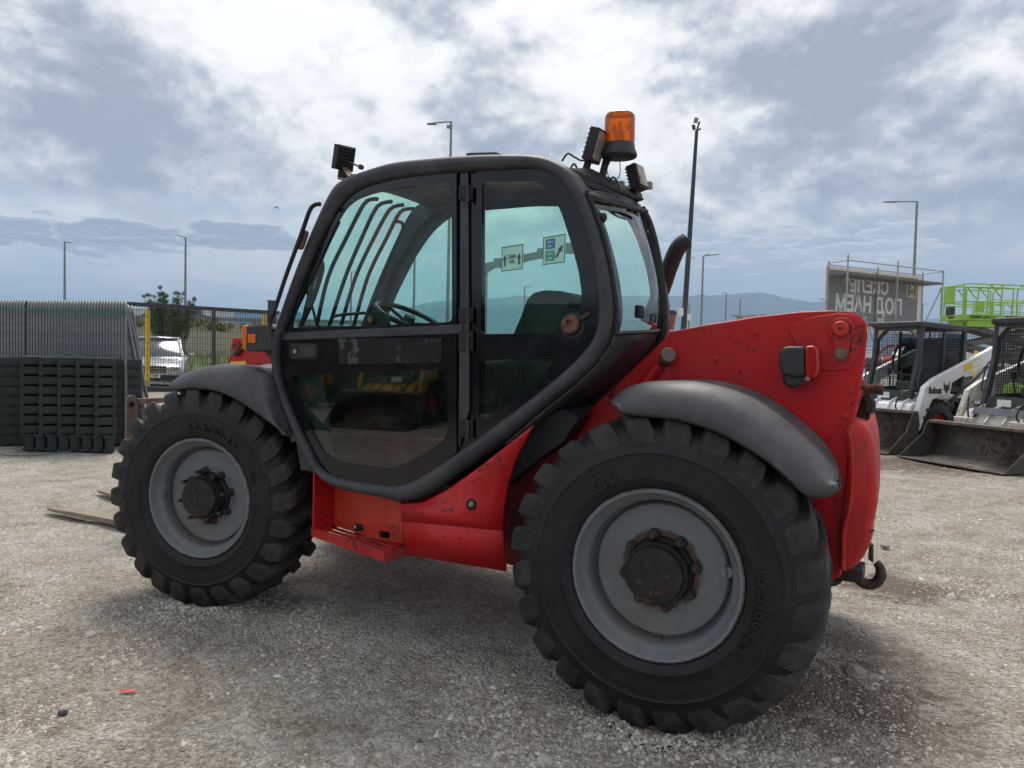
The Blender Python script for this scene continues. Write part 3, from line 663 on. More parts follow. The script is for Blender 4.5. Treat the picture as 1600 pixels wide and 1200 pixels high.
# beacon
bc = at(967, 246, .46); k_ = 1.0
BE = MB().lathe([(.0, -.004), (.078, .0), (.082, .006), (.079, .02), (.071, .036), (.069, .056), (.067, .060)], 36, bc, 'z').build('beacon', 'plastic_black', TL, 40)
MB().lathe([(.067, .056), (.068, .068), (.0672, .172), (.066, .184), (.060, .192), (.03, .196), (.0, .197)], 40, bc, 'z').build('beacon_dome', 'beacon_dome', BE, 50)
ib = MB().lathe([(.022, .08), (.022, .115), (.012, .118), (.010, .14), (.006, .158), (0, .16)], 12, bc, 'z')
for a in (.5, 2.6): ib.lathe([(.0, .12), (.010, .125), (.012, .14), (.006, .155), (0, .158)], 10, bc + Vector((.042 * math.cos(a), .042 * math.sin(a), 0)), 'z')
ib.build('beacon_bulb', 'rust', BE)
rb_ = MB()
for i in range(24): a = i * math.pi / 12; rb_.tube([bc + Vector((.0682 * math.cos(a), .0682 * math.sin(a), .07)), bc + Vector((.0662 * math.cos(a), .0662 * math.sin(a), .178))], .0008, 4)
rb_.build('dome_rib', 'beacon_dome', BE)
MB().tube([bc + Vector((-.055, -.01, -.0)), at(940, 279, .42)], .017, 10).build('beacon_post', 'black_matt', BE)
MB().tube(spline([bc + Vector((-.02, -.02, 0)), at(949, 262, .44), at(951, 276, .44), at(962, 287, .44)], 16), .0022, 5).tube(spline([bc + Vector((.01, -.02, 0)), at(969, 268, .45), at(966, 278, .45), at(960, 283, .45)], 16), .0022, 5).build('beacon_wire', 'black_matt', BE)
for pts in ([(878, 252), (887, 240), (897, 245), (910, 251), (926, 246)], [(891, 264), (897, 256), (902, 264)], [(950, 288), (957, 277), (963, 282), (968, 294)]): MB().tube(spline(pz(pts, .3 if pts[0][0] < 900 else .4), 20), .0045, 6).build('light_cable', 'black_matt', TL)
MB().tube([at(962, 292, .65), at(1012, 291, .85)], .005, 6).box(at(1013, 290, .85), (.035, .035, .035)).box(at(970, 290, .65), (.03, .03, .04)).build('number_plate_lamp', 'galv_dull', TL, bevel=.002)
# mirror arm, front lamp, clamp
MB().tube(spline(pz([(500, 319), (492, 320), (484, 329), (470, 368), (448, 428), (430, 482), (423, 500), (423, 510), (427, 516)], .05), 40), .011, 10).build('mirror_arm', 'black_matt', TL)
MB().prism(rounded(pz([(472, 358), (480, 361), (470, 391), (461, 388)], .06), 3, .2), (0, .02, 0)).build('mirror_clamp', 'rust', TL, bevel=.003)
FLp = [(382, 512), (385, 508), (420, 506), (425, 512), (426, 545), (420, 550), (386, 549), (382, 545)]
FL = MB().prism(pz(FLp, .10), (0, .22, 0)).build('front_lamp', 'plastic_black', TL, bevel=.012)
MB().prism(pz([(378, 511), (381, 508), (385, 508), (384, 548), (381, 547), (378, 543)], .098), (-.0, .22, 0)).build('orange_rim', 'lens_orange', FL, bevel=.004)
MB().prism(pz([(387, 522), (398, 522), (398, 536), (387, 536)], .094), (0, .012, 0)).build('indicator_lens', 'lens_orange', FL, bevel=.003)
MB().tube(pz([(405, 528), (430, 534)], .2), .018, 8).tube(pz([(412, 545), (432, 556)], .2), .014, 8).build('lamp_stalk', 'steel_dark', FL)

# ---- fenders: a traced lip, a traced crown, rounded over between them
def fender(lip, crest, y0, yc, y1, name):
    L_ = spline(pz(lip, y0), 36); C_ = spline(pz(crest, yc), 36); rings = []
    for i_, (l, c) in enumerate(zip(L_, C_)):
        e_ = min(1, min(i_, 35 - i_) / 7.); e_ = math.sqrt(max(0, 1 - (1 - e_) ** 2)); e_ *= (1 if name == 'rear_fender' else max(0., min(1., (25 - i_) / 5.))); yb1 = yc + .02 + (y1 - yc - .02) * e_; gr = .016 * e_
        row = [Vector((l.x, y0 + .012, l.z - .012)), Vector(l)]
        for q in range(1, 8):
            a = q / 7 * math.pi / 2; row.append(Vector((l.x + (c.x - l.x) * math.sin(a), y0 + (yc - y0) * (1 - math.cos(a)), l.z + (c.z - l.z) * math.sin(a))))
        w_ = yb1 - yc; dz_ = .035 * (1 - e_)
        row += [Vector((c.x, yc + w_ * .2, c.z - .3 * gr - dz_ * .15)), Vector((c.x, yc + w_ * .28, c.z - gr - dz_ * .3)), Vector((c.x, yc + w_ * .8, c.z - gr * 1.1 - dz_ * .7)), Vector((c.x, yc + w_ * .92, c.z - dz_ * .8)), Vector((c.x, yb1, c.z - .02 - dz_)), Vector((l.x * .5 + c.x * .5, yb1 + .004, l.z * .5 + c.z * .5 - .02 - dz_ * .5))]
        rings.append(row)
    b = MB().rings(rings, False)
    b.fixn = False
    return b.build(name, 'plastic_grey', TL, 60, solid=.007)
fender([(963, 634), (968, 641), (1000, 645), (1060, 652), (1120, 671), (1180, 703), (1222, 736), (1254, 766), (1275, 773), (1300, 768), (1309, 754)], [(964, 626), (978, 609), (1004, 599), (1040, 596), (1095, 598), (1150, 613), (1200, 640), (1245, 675), (1280, 708), (1300, 733), (1309, 748)], -.03, .12, .40, 'rear_fender')
fender([(275, 607), (284, 606), (300, 604), (330, 606), (360, 617), (393, 637), (420, 657), (436, 669), (449, 680)], [(276, 600), (286, 589), (303, 580), (328, 573), (360, 569), (395, 573), (418, 584), (428, 596), (436, 625), (446, 655), (451, 676)], -.02, .085, .44, 'front_fender')
for o in list(COL.objects):
    pass

# ---- red bodywork
SK = [(834, 664), (820, 690), (806, 718), (795, 753), (788, 788), (786, 830), (791, 891), (634, 866), (629, 816), (627, 788), (662, 784), (700, 762), (740, 733), (785, 700)]
crease = {}
sk = MB(); top_ = [(834, 664), (820, 690), (806, 718), (795, 753), (788, 790), (786, 829)]; 
up_poly = pz([(834, 664), (828, 676), (820, 690), (806, 718), (795, 753), (788, 790), (786, 829), (629, 814), (627, 788), (662, 785), (700, 765), (742, 735), (787, 701)], .12)
c0, c1 = at(629, 814, .12), at(786, 829, .12); d0, d1 = at(634, 866, .15), at(791, 892, .15)
sk.add(up_poly, [tuple(range(len(up_poly)))]); n_ = len(sk.v); sk.add([c1, c0, d0, d1], [(0, 1, 2, 3)])
SKO = sk.build('side_skirt', 'red_paint', TL, 20, solid=.012)
MB().lathe([(.026, .004), (.026, -.006), (.020, -.010), (.017, -.004), (.012, -.008), (0, -.010)], 24, at(737, 788, .112)).build('inspection_plug', 'black_matt', SKO)
MB().lathe([(.015, -.004), (.011, -.012), (0, -.014)], 20, at(737, 788, .108)).build('reflector', 'fork_steel', SKO)
# step well and step
wb = pz([(522, 750), (640, 770), (640, 870), (622, 846), (522, 819)], .28); wb = [at(520, 745, .28), at(640, 770, .28), at(640, 858, .28), at(520, 820, .28)]
hl = [rounded(pz([(553, 818), (569, 819), (569, 831), (553, 829)], .28), 3, .1), rounded(pz([(593, 829), (610, 831), (610, 842), (593, 840)], .28), 3, .1)]
STW = holed(wb, hl, .28, 'step_well', 'red_orange', TL, .01)
xl = at(489, 760, .12).x
MB().prism([Vector((xl, .12, at(480, 735, .12).z)), Vector((xl, .28, at(522, 740, .28).z)), Vector((xl, .28, at(522, 820, .28).z)), Vector((xl, .12, at(497, 829, .12).z)), Vector((xl + .0, .12, at(489, 790, .12).z))], (.008, 0, 0)).build('well_side', 'red_paint', STW)
MB().prism(pz([(607, 779), (627, 786), (629, 850), (624, 822), (606, 818)], .20), (0, .07, 0)).build('well_bracket', 'red_orange', STW)
s_a, s_b, s_c, s_d = at(487, 826, .10), at(600, 867, .02), at(628, 850, .26), at(500, 826, .28)
zst = .475
A_, B_, C_, D_ = gz(489, 829, zst), gz(602, 868, zst - .02), gz(628, 850, zst - .02), gz(520, 818, zst)
def q2(u, v, dz=0.): return A_.lerp(B_, u).lerp(D_.lerp(C_, u), v) + Vector((0, 0, dz))
stt = MB()
def slab(u0, u1, v0, v1, dz=0, h=.008): stt.prism([q2(u0, v0, dz), q2(u1, v0, dz), q2(u1, v1, dz), q2(u0, v1, dz)], (0, 0, h))
for v0, v1 in ((.0, .16), (.30, .42), (.56, .68), (.84, 1.)): slab(0, 1, v0, v1)
for u0, u1 in ((0, .12), (.48, .54), (.90, 1.)): slab(u0, u1, 0, 1, -.003)
stt.prism([q2(-.01, -.02, .02), q2(1.0, -.02, .02), q2(1.0, -.02, -.03), q2(-.01, -.02, -.03)], (0, -.006, 0))
stt.prism([q2(1.0, 0, .0), q2(1.03, 1, .02), q2(1.03, 1, -.06), q2(1.0, 0, -.035)], (.006, 0, 0)); stt.prism([q2(0, 0, .02), q2(0, 1, .02), q2(0, 1, -.04), q2(0, 0, -.03)], (-.006, 0, 0))
for i in range(22): stt.box(q2(.04 + .042 * i, .06, .012), (.012, .012, .008))
stt.build('step', 'red_worn', TL, bevel=.002)
# boom support plates
TW = [(905, 655), (960, 603), (1000, 565), (1036, 532), (1048, 518), (1100, 508), (1180, 495), (1250, 487), (1300, 485), (1328, 487), (1345, 494), (1354, 506), (1355, 525), (1350, 570), (1342, 620), (1332, 660), (1326, 720), (1320, 800), (1314, 900), (1230, 940), (1000, 900), (900, 860), (850, 780), (870, 700)]
tw = pz(TW, .44)
MB().prism(tw, (0, .03, 0)).build('boom_support_plate', 'red_paint', TL, bevel=.006)
MB().prism([p + Vector((-.16, .45, -.03)) for p in tw], (0, .03, 0)).build('boom_support_plate', 'red_paint', TL, bevel=.006)
BSP = MB().prism(pz([(1232, 516), (1237, 507), (1255, 499), (1274, 494), (1310, 489), (1332, 491), (1346, 500), (1350, 514), (1348, 530), (1340, 556), (1328, 577), (1310, 580), (1288, 579), (1270, 576), (1252, 552), (1238, 530)], .432), (0, .012, 0)).build('pivot_boss', 'red_worn', TL, bevel=.004)
MB().lathe([(.050, .0), (.050, -.006), (.046, -.009), (.036, -.009)], 32, at(1315, 516, .43)).build('boss_ring', 'red_worn', BSP)
MB().prism(rounded(pz([(1302, 508), (1327, 508), (1327, 560), (1302, 560)], .415), 5, .9), (0, .014, 0)).build('pin_keeper', 'red_worn', BSP, bevel=.003)
MB().lathe([(.030, .0), (.030, -.024), (.026, -.030), (.006, -.030), (.004, -.024), (0, -.024)], 24, at(1314, 514, .41)).build('pivot_pin', 'red_worn', BSP)
MB().lathe([(.024, .0), (.024, -.006), (.017, -.008), (.017, -.018), (0, -.018)], 24, at(1314, 554, .412)).build('keeper_bolt', 'steel_worn', BSP)
for (px, py) in ((1180, 520), (1150, 530), (1215, 630), (1330, 610), (1322, 650), (1120, 560)): MB().lathe([(.012, .0), (.012, -.004), (.008, -.005), (.008, -.010), (0, -.010)], 6, at(px, py, .44)).build('plate_bolt', 'red_worn', TL, 0)
# filler cap
fc = at(1043, 557, .40); Mx = Matrix.Translation(fc) @ Matrix.Rotation(R(28), 4, 'Z') @ Matrix.Rotation(R(-20), 4, 'X')
FC = MB().lathe([(.034, .02), (.034, -.02), (.030, -.026), (0, -.027)], 20).xf(Mx).build('filler_cap', 'steel_worn', TL, 30)
MB().lathe([(.026, .06), (.026, .02)], 16).xf(Mx).build('filler_neck', 'steel_dark', FC); 
MB().tube(pz([(1030, 570), (1000, 610)], .43), .03, 10).build('filler_pipe', 'red_paint', FC)
# tail lamp
TLm = MB().prism(pz([(1217, 552), (1222, 543), (1232, 541), (1257, 541), (1258, 588), (1240, 590), (1222, 585), (1216, 572)], .33), (0, .09, 0)).build('tail_lamp', 'plastic_black', TL, bevel=.012, seg=3)
MB().prism(pz([(1258, 541), (1272, 540), (1278, 546), (1279, 580), (1273, 590), (1258, 589)], .328), (0, .094, 0)).build('tail_lens', 'lens_red', TLm, bevel=.006)
MB().lathe([(.0, -.02), (.03, -.018), (.042, 0), (.04, .02), (.03, .04)], 24, at(1240, 590, .37), 'y').build('lamp_boss', 'plastic_black', TLm)
MB().lathe([(.0, -.012), (.009, -.010), (.009, .01)], 10, at(1262, 592, .34), 'y').build('lamp_screw', 'fork_steel', TLm)
# engine hood on the far side, boom, exhaust
hd = [Vector((-2.25, 1.27, 1.10)), Vector((-1.9, 1.27, 1.40)), Vector((-1.3, 1.27, 1.47)), Vector((-.55, 1.27, 1.56)), Vector((-.2, 1.27, 1.60)), Vector((.12, 1.27, 1.60)), Vector((.4, 1.27, 1.50)), Vector((.55, 1.27, 1.2)), Vector((.55, 1.27, .75)), Vector((-2.25, 1.27, .7))]
HD = MB().prism(hd, (0, .72, 0)).build('engine_hood', 'red_paint', TL, bevel=.03, seg=3)
bo = MB(); b0, b1 = Vector((.42, 1.12, 1.44)), Vector((-3.35, 1.12, 1.03)); bo.bar(b0, b1, .24, .30); BO = bo.build('boom', 'red_paint', TL, bevel=.02)
MB().tube(spline([at(1012, 505, 1.40), at(1035, 450, 1.4), at(1046, 418, 1.4), at(1059, 388, 1.4), at(1073, 376, 1.42)], 24), .045, 18, caps=False).build('exhaust_pipe', 'exhaust_mat' if 'exhaust_mat' in MATS else pm('exhaust_mat', (.016, .013, .014), .5, var=.4, vscale=12, spots=(.03, .02, .02), metal=.3), TL, solid=.004)
# boom head and carriage at the front
BH = MB().prism([atx(*p, -3.2) for p in ()] or pz([(363, 528), (400, 527), (430, 560), (430, 610), (350, 600), (356, 570)], .95), (0, .05, 0)).build('boom_head', 'red_worn', TL, bevel=.006)
MB().prism([p + Vector((0, .3, 0)) for p in pz([(363, 528), (400, 527), (430, 560), (430, 610), (350, 600), (356, 570)], .95)], (0, .05, 0)).build('boom_head', 'red_worn', TL, bevel=.006)
MB().prism(pz([(360, 565), (384, 564), (384, 571), (359, 572)], .947), (0, .003, 0)).build('yellow_decal', 'yellow', BH)
MB().prism(pz([(362, 549), (378, 534), (382, 541), (369, 557)], .93), (0, .03, 0)).build('head_link', 'rust', BH, bevel=.004); MB().lathe([(.018, 0), (.018, -.02), (0, -.02)], 14, at(366, 552, .925)).build('link_bolt', 'steel_worn', BH)
XC = -4.35
cr_ = [Vector((XC, .755 + .0 * 0, 0))]
def cx_(py, px): return atx(px, py, XC)
car = MB(); pl = [atx(198, 626, XC), atx(201, 619, XC), atx(207, 617, XC), atx(213, 620, XC), atx(216, 628, XC), atx(216, 730, XC), atx(198, 730, XC)]
CA = car.prism([Vector((XC - .02, p.y, p.z)) for p in pl], (.02, 0, 0)).build('fork_carriage', 'steel_worn', TL, bevel=.003)
hm = MB()
for (px, py) in ((206, 632), (206, 668)):
    c_ = atx(px, py, XC + .004)
    hm.box(c_, (.004, .02, .05)).box(c_, (.004, .05, .02))
hm.build('carriage_slot', 'ink', CA)
c_ = atx(216, 627, XC); MB().bar(c_, Vector((XC, 1.75, c_.z)), .03, .04).bar(Vector((XC, c_.y, .75)), Vector((XC, 1.75, .75)), .03, .10).bar(Vector((XC, c_.y, .30)), Vector((XC, 1.75, .30)), .03, .10).bar(Vector((XC, 1.1, .2)), Vector((XC, 1.1, 1.0)), .06, .06).bar(Vector((XC, 1.5, .2)), Vector((XC, 1.5, 1.0)), .06, .06).build('carriage_bar', 'steel_worn', CA, bevel=.003)
MB().bar((-4.33, 1.12, .62), (-3.3, 1.12, 1.0), .2, .25).build('boom_nose', 'red_worn', BO, bevel=.02)
def fork(tip, px2, w_=.12):
    t_ = gz(*tip, .045); e_ = gz(*px2, .06); d_ = (e_ - t_).normalized(); n2 = Vector((-d_.y, d_.x, 0)); L_ = XC - t_.x; L_ = abs(L_ / d_.x)
    b = MB(); rings = []
    for (s_, w, h, z) in ((0, .03, .012, .035), (.03, .06, .016, .035), (.15, .10, .024, .04), (.45, w_, .036, .05), (L_, w_, .045, .06)):
        c = Vector((t_.x, t_.y, z)) + Vector((d_.x, d_.y, 0)) * s_
        rings.append([c + n2 * w / 2 + Vector((0, 0, h / 2)), c - n2 * w / 2 + Vector((0, 0, h / 2)), c - n2 * w / 2 - Vector((0, 0, h / 2)), c + n2 * w / 2 - Vector((0, 0, h / 2))])
    b.rings(rings, True); b.f += [(0, 1, 2, 3), tuple(len(b.v) - 4 + i for i in (3, 2, 1, 0))]
    h_ = Vector((t_.x, t_.y, .06)) + Vector((d_.x, d_.y, 0)) * L_; b.box(h_ + Vector((.0, 0, .28)), (.045, .12, .62))
    b.build('fork', 'fork_steel', TL, bevel=.003)
fork((76, 792), (195, 815)); fork((155, 764), (200, 777))
# counterweight, hook, hoses at the back
cwp = [(1323, 690), (1322, 664), (1332, 656), (1350, 660), (1361, 676), (1368, 705), (1371, 735), (1372, 784), (1368, 808), (1362, 824), (1365, 834), (1361, 850), (1350, 873), (1336, 890), (1322, 896), (1312, 894), (1312, 827), (1321, 770), (1326, 715)]
cwv = pz(cwp, .40)
CW = MB(); rr_ = []
for (y_, sc_, ) in ((.40, .80), (.415, .95), (.45, 1.0), (.62, 1.0), (.66, .965), (.70, .95), (.74, 1.02), (1.25, 1.02), (1.29, .965), (1.33, .965), (1.37, 1.), (1.56, 1.), (1.60, .9)):
    sh_ = at(1371, 740, y_).x - at(1371, 740, .40).x; cen = Vector((cwv[0].x, 0, .85)); rr_.append([Vector((sh_ * .92 + cen.x + (p.x - cen.x) * (sc_ if p.x > cen.x + .02 else 1), y_, cen.z + (p.z - cen.z) * (1 - (1 - sc_) * .5))) for p in cwv])
CW.rings(rr_, True); n_ = len(cwv); CW.f += [tuple(range(n_)), tuple(len(CW.v) - n_ + i for i in reversed(range(n_)))]
CW = CW.build('counterweight', 'red_worn', TL, 45, bevel=.008, seg=2)
MB().tube(spline(pz([(1327, 676), (1331, 700), (1332, 740), (1328, 790), (1319, 830), (1317, 890)], .395), 30), .010, 8).build('weight_edge', 'red_worn', CW)
MB().tube(spline(pz([(1319, 838), (1340, 838), (1366, 828)], .41), 10), .004, 6).build('weight_seam', 'red_dark', CW)
HK = MB().tube(spline(pz([(1338, 880), (1338, 896), (1345, 908), (1357, 913), (1369, 910), (1376, 900), (1375, 887), (1369, 879)], .8), 30), [.023] * 22 + [.023 - .001 * i for i in range(8)], 12).build('tow_hook', 'steel_dark', TL)
MB().prism(pz([(1358, 850), (1364, 853), (1364, 880), (1356, 874)], .9), (0, .05, 0)).box(at(1330, 892, .8), (.10, .15, .06)).build('hook_plate', 'steel_dark', HK, bevel=.004)
HS = MB().tube(pz([(1344, 607), (1372, 608)], .55), .020, 14).tube(pz([(1372, 608), (1380, 608)], .55), .024, 14).build('hose_coupling', 'rust', TL)
MB().box(at(1344, 606, .60), (.03, .06, .07)).prism(pz([(1338, 600), (1347, 612), (1335, 655), (1327, 655)], .50), (0, .05, 0)).build('coupling_bracket', 'red_worn', HS, bevel=.003)
hs = MB()
for (pts, r_) in (([(1340, 612), (1352, 622), (1348, 650), (1338, 658)], .014), ([(1350, 618), (1356, 632), (1352, 642)], .03), ([(1330, 640), (1343, 655), (1356, 652), (1354, 640)], .010), ([(1336, 625), (1345, 640), (1340, 655)], .016)): hs.tube(spline(pz(pts, .62), 14), r_, 8)
hs.build('hydraulic_hose', 'black_matt', TL)
# chassis, axles, underside
ch = MB(); ch.box((-1.2, .62, .80), (3.4, .20, .34)); ch.box((-1.2, 1.35, .80), (3.4, .20, .34)); ch.box((-1.3, 1.0, .60), (2.2, .7, .05)); ch.box((-.15, .62, 1.0), (.9, .18, .35))
ch.build('chassis', 'red_dark', TL, bevel=.01)
ax_ = MB()
for x_ in (-2.613, 0): ax_.tube([(x_, .20, .6), (x_, .5, .6)], .15, 20); ax_.tube([(x_, .5, .6), (x_, 1.5, .6)], .10, 16); ax_.lathe([(.0, -.2), (.14, -.16), (.19, 0), (.14, .16), (0, .2)], 20, (x_, 1.0, .6)); ax_.lathe([(.20, 0), (.22, -.02), (.22, -.05), (.15, -.06)], 24, (x_, .45, .6))
ax_.build('axle', 'red_dark', TL, 40)
MB().tube([(-2.3, .95, .62), (-.2, .95, .62)], .035, 10).build('drive_shaft', 'steel_dark', TL)
MB().prism(pz([(740, 760), (800, 690), (880, 650), (880, 800), (840, 862), (800, 884), (760, 872)], .40), (0, .03, 0)).build('frame_plate', 'red_dark', TL, bevel=.004)

# ================================================================== the ground
def seen(px, D, z=0.): p = dist(px, 560, D); return Vector((p.x, p.y, z))      # ground point below a column of the photograph at depth D
class Plane:
    "upright plane through two ground points: pixel -> point, and (along, height) -> point"
    def __init__(s, A, B): s.A = Vector((A.x, A.y, 0)); s.d = Vector((B.x - A.x, B.y - A.y, 0)); s.L = s.d.length; s.d.normalize(); s.n = Vector((-s.d.y, s.d.x, 0)); s.n = s.n if s.n.dot(CAM - s.A) > 0 else -s.n
    def at(s, px, py, off=0.): d = ray(px, py); A = s.A + s.n * off; k_ = (A - CAM).dot(s.n) / d.dot(s.n); return CAM + d * k_
    def uz(s, u, z, off=0.): p = s.A + s.d * u + s.n * off; return Vector((p.x, p.y, z))
    def u(s, p): return (Vector(p) - s.A).dot(s.d)
    def mat(s, u, z, off=0.): x = s.d if s.d.cross(Vector((0, 0, 1))).dot(s.n) > 0 else -s.d; return Matrix(((x.x, -s.n.x, 0, 0), (x.y, -s.n.y, 0, 0), (0, 0, 1, 0), (0, 0, 0, 1))), s.uz(u, z, off)
    def text(s, body, size, px, py, off, name, mat, par, **kw):
        b = text_mb(body, size, **kw); M_, _ = s.mat(0, 0); c = s.at(px, py, off); M4 = M_.copy(); M4.translation = c
        return b.xf(M4).build(name, mat, par, 0)

gm = bpy.data.materials.new('gravel_ground'); gm.use_nodes = True; t = NT(gm.node_tree); b = t.n['Principled BSDF']
co = t.node('ShaderNodeTexCoord').outputs['Object']
vo = t.node('ShaderNodeTexVoronoi', {'Vector': co, 'Scale': 75.}, feature='F1'); vo2 = t.node('ShaderNodeTexVoronoi', {'Vector': co, 'Scale': 30.}, feature='F1')
vcol = t.node('ShaderNodeSeparateXYZ', {0: vo.outputs['Color']}).outputs[0]; vcol2 = t.node('ShaderNodeSeparateXYZ', {0: vo2.outputs['Color']}).outputs[1]
nbig = t.noise(co, .55, 5, .6, .4); nmid = t.noise(co, 3.0, 8, .65, .3); nf = t.noise(co, 60, 6, .7)
base = t.ramp(t.math('MULTIPLY_ADD', nmid, .6, t.math('MULTIPLY', nbig, .4)), [(.34, (.29, .24, .19)), (.45, (.42, .37, .305)), (.53, (.49, .45, .385)), (.64, (.58, .55, .50))])
grain = t.math('MULTIPLY_ADD', vcol, .52, .62); grain = t.math('MULTIPLY', grain, t.math('MULTIPLY_ADD', vcol2, .30, .86)); grain = t.math('MULTIPLY', grain, t.math('MULTIPLY_ADD', nf, .5, .76))
colr = t.mix(1., base, t.node('ShaderNodeCombineXYZ', {0: grain, 1: grain, 2: grain}).outputs[0], 'MULTIPLY')
damp = t.step(t.noise(co, 1.1, 8, .72, .8), .57, .68); colr = t.mix(t.math('MULTIPLY', damp, .6), colr, (.15, .11, .08))
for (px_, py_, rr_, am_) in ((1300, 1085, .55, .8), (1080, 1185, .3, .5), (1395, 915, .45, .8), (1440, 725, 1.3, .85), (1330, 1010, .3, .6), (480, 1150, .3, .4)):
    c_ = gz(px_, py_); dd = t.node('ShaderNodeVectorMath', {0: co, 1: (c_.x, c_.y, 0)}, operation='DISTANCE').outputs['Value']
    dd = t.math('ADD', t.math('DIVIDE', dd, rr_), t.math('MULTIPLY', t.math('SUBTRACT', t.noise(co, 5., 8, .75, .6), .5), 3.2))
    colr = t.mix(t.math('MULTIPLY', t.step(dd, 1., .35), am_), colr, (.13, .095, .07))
far_ = t.node('ShaderNodeVectorMath', {0: co}, operation='LENGTH').outputs['Value']
colr = t.mix(t.step(far_, 45, 400), colr, (.12, .15, .09))
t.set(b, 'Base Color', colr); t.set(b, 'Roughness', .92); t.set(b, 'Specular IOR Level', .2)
h_ = t.math('MULTIPLY_ADD', vo.outputs['Distance'], -1.2, t.math('MULTIPLY_ADD', vo2.outputs['Distance'], -.9, t.math('MULTIPLY_ADD', nmid, 3., t.math('MULTIPLY', nf, .6))))
bn = t.node('ShaderNodeBump', {'Strength': 1., 'Distance': .016, 'Height': h_}); t.set(b, 'Normal', bn.outputs[0]); MATS['ground'] = gm
# one sheet: finely rolled near the viewer, plain to the horizon
xs = np.concatenate([[-9000, -3000, -1000, -300, -100, -50, -30], np.linspace(-16, 8, 241), [20, 40, 100, 300, 1000, 3000, 9000]])
ys_ = np.concatenate([[-3000, -300, -60, -20], np.linspace(-8, 16, 241), [25, 40, 80, 200, 600, 2000, 6000, 14000]])
def gh(x, y):
    m_ = np.clip(1 - np.maximum(np.abs(x + 4) / 12., np.abs(y - 4) / 12.), 0, 1) ** .5
    h = .018 * np.sin(x * 1.3 + .6 * np.sin(y * .9)) * np.sin(y * 1.1 + 1.2) + .010 * np.sin(x * 3.7 + y * 2.1) * np.sin(y * 4.3 - x * 1.2) + .006 * np.sin(x * 9.1 + 2 * np.sin(y * 5)) * np.sin(y * 8.3 + x * 3)
    d0 = np.hypot(x, y - .19); d1 = np.hypot(x + 2.613, y - .19)
    h = h * m_ * np.clip((np.minimum(d0, d1) - .2) / .6, 0, 1) - .003
    return h
XX, YY = np.meshgrid(xs, ys_); ZZ = gh(XX, YY)
vv = np.stack([XX, YY, ZZ], -1).reshape(-1, 3); nx = len(xs); ny = len(ys_)
idx = np.arange(nx * ny).reshape(ny, nx); ff = np.stack([idx[:-1, :-1], idx[:-1, 1:], idx[1:, 1:], idx[1:, :-1]], -1).reshape(-1, 4)
def np_mesh(name, vs, fs, mat, parent=None, smooth=False):
    me = bpy.data.meshes.new(name); me.vertices.add(len(vs)); me.vertices.foreach_set('co', np.asarray(vs, np.float32).ravel())
    k_ = fs.shape[1]; me.loops.add(fs.size); me.loops.foreach_set('vertex_index', fs.astype(np.int32).ravel())
    me.polygons.add(len(fs)); me.polygons.foreach_set('loop_start', np.arange(0, fs.size, k_, dtype=np.int32)); me.polygons.foreach_set('loop_total', np.full(len(fs), k_, np.int32))
    me.update(calc_edges=True); me.materials.append(MATS[mat] if isinstance(mat, str) else mat)
    if smooth: me.polygons.foreach_set('use_smooth', [True] * len(me.polygons))
    o = bpy.data.objects.new(name, me); COL.objects.link(o); o.parent = parent
    if parent is not None: me.transform(world_mat(parent).inverted())
    return o
tag(np_mesh('ground', vv, ff, 'ground', smooth=True), kind='structure')

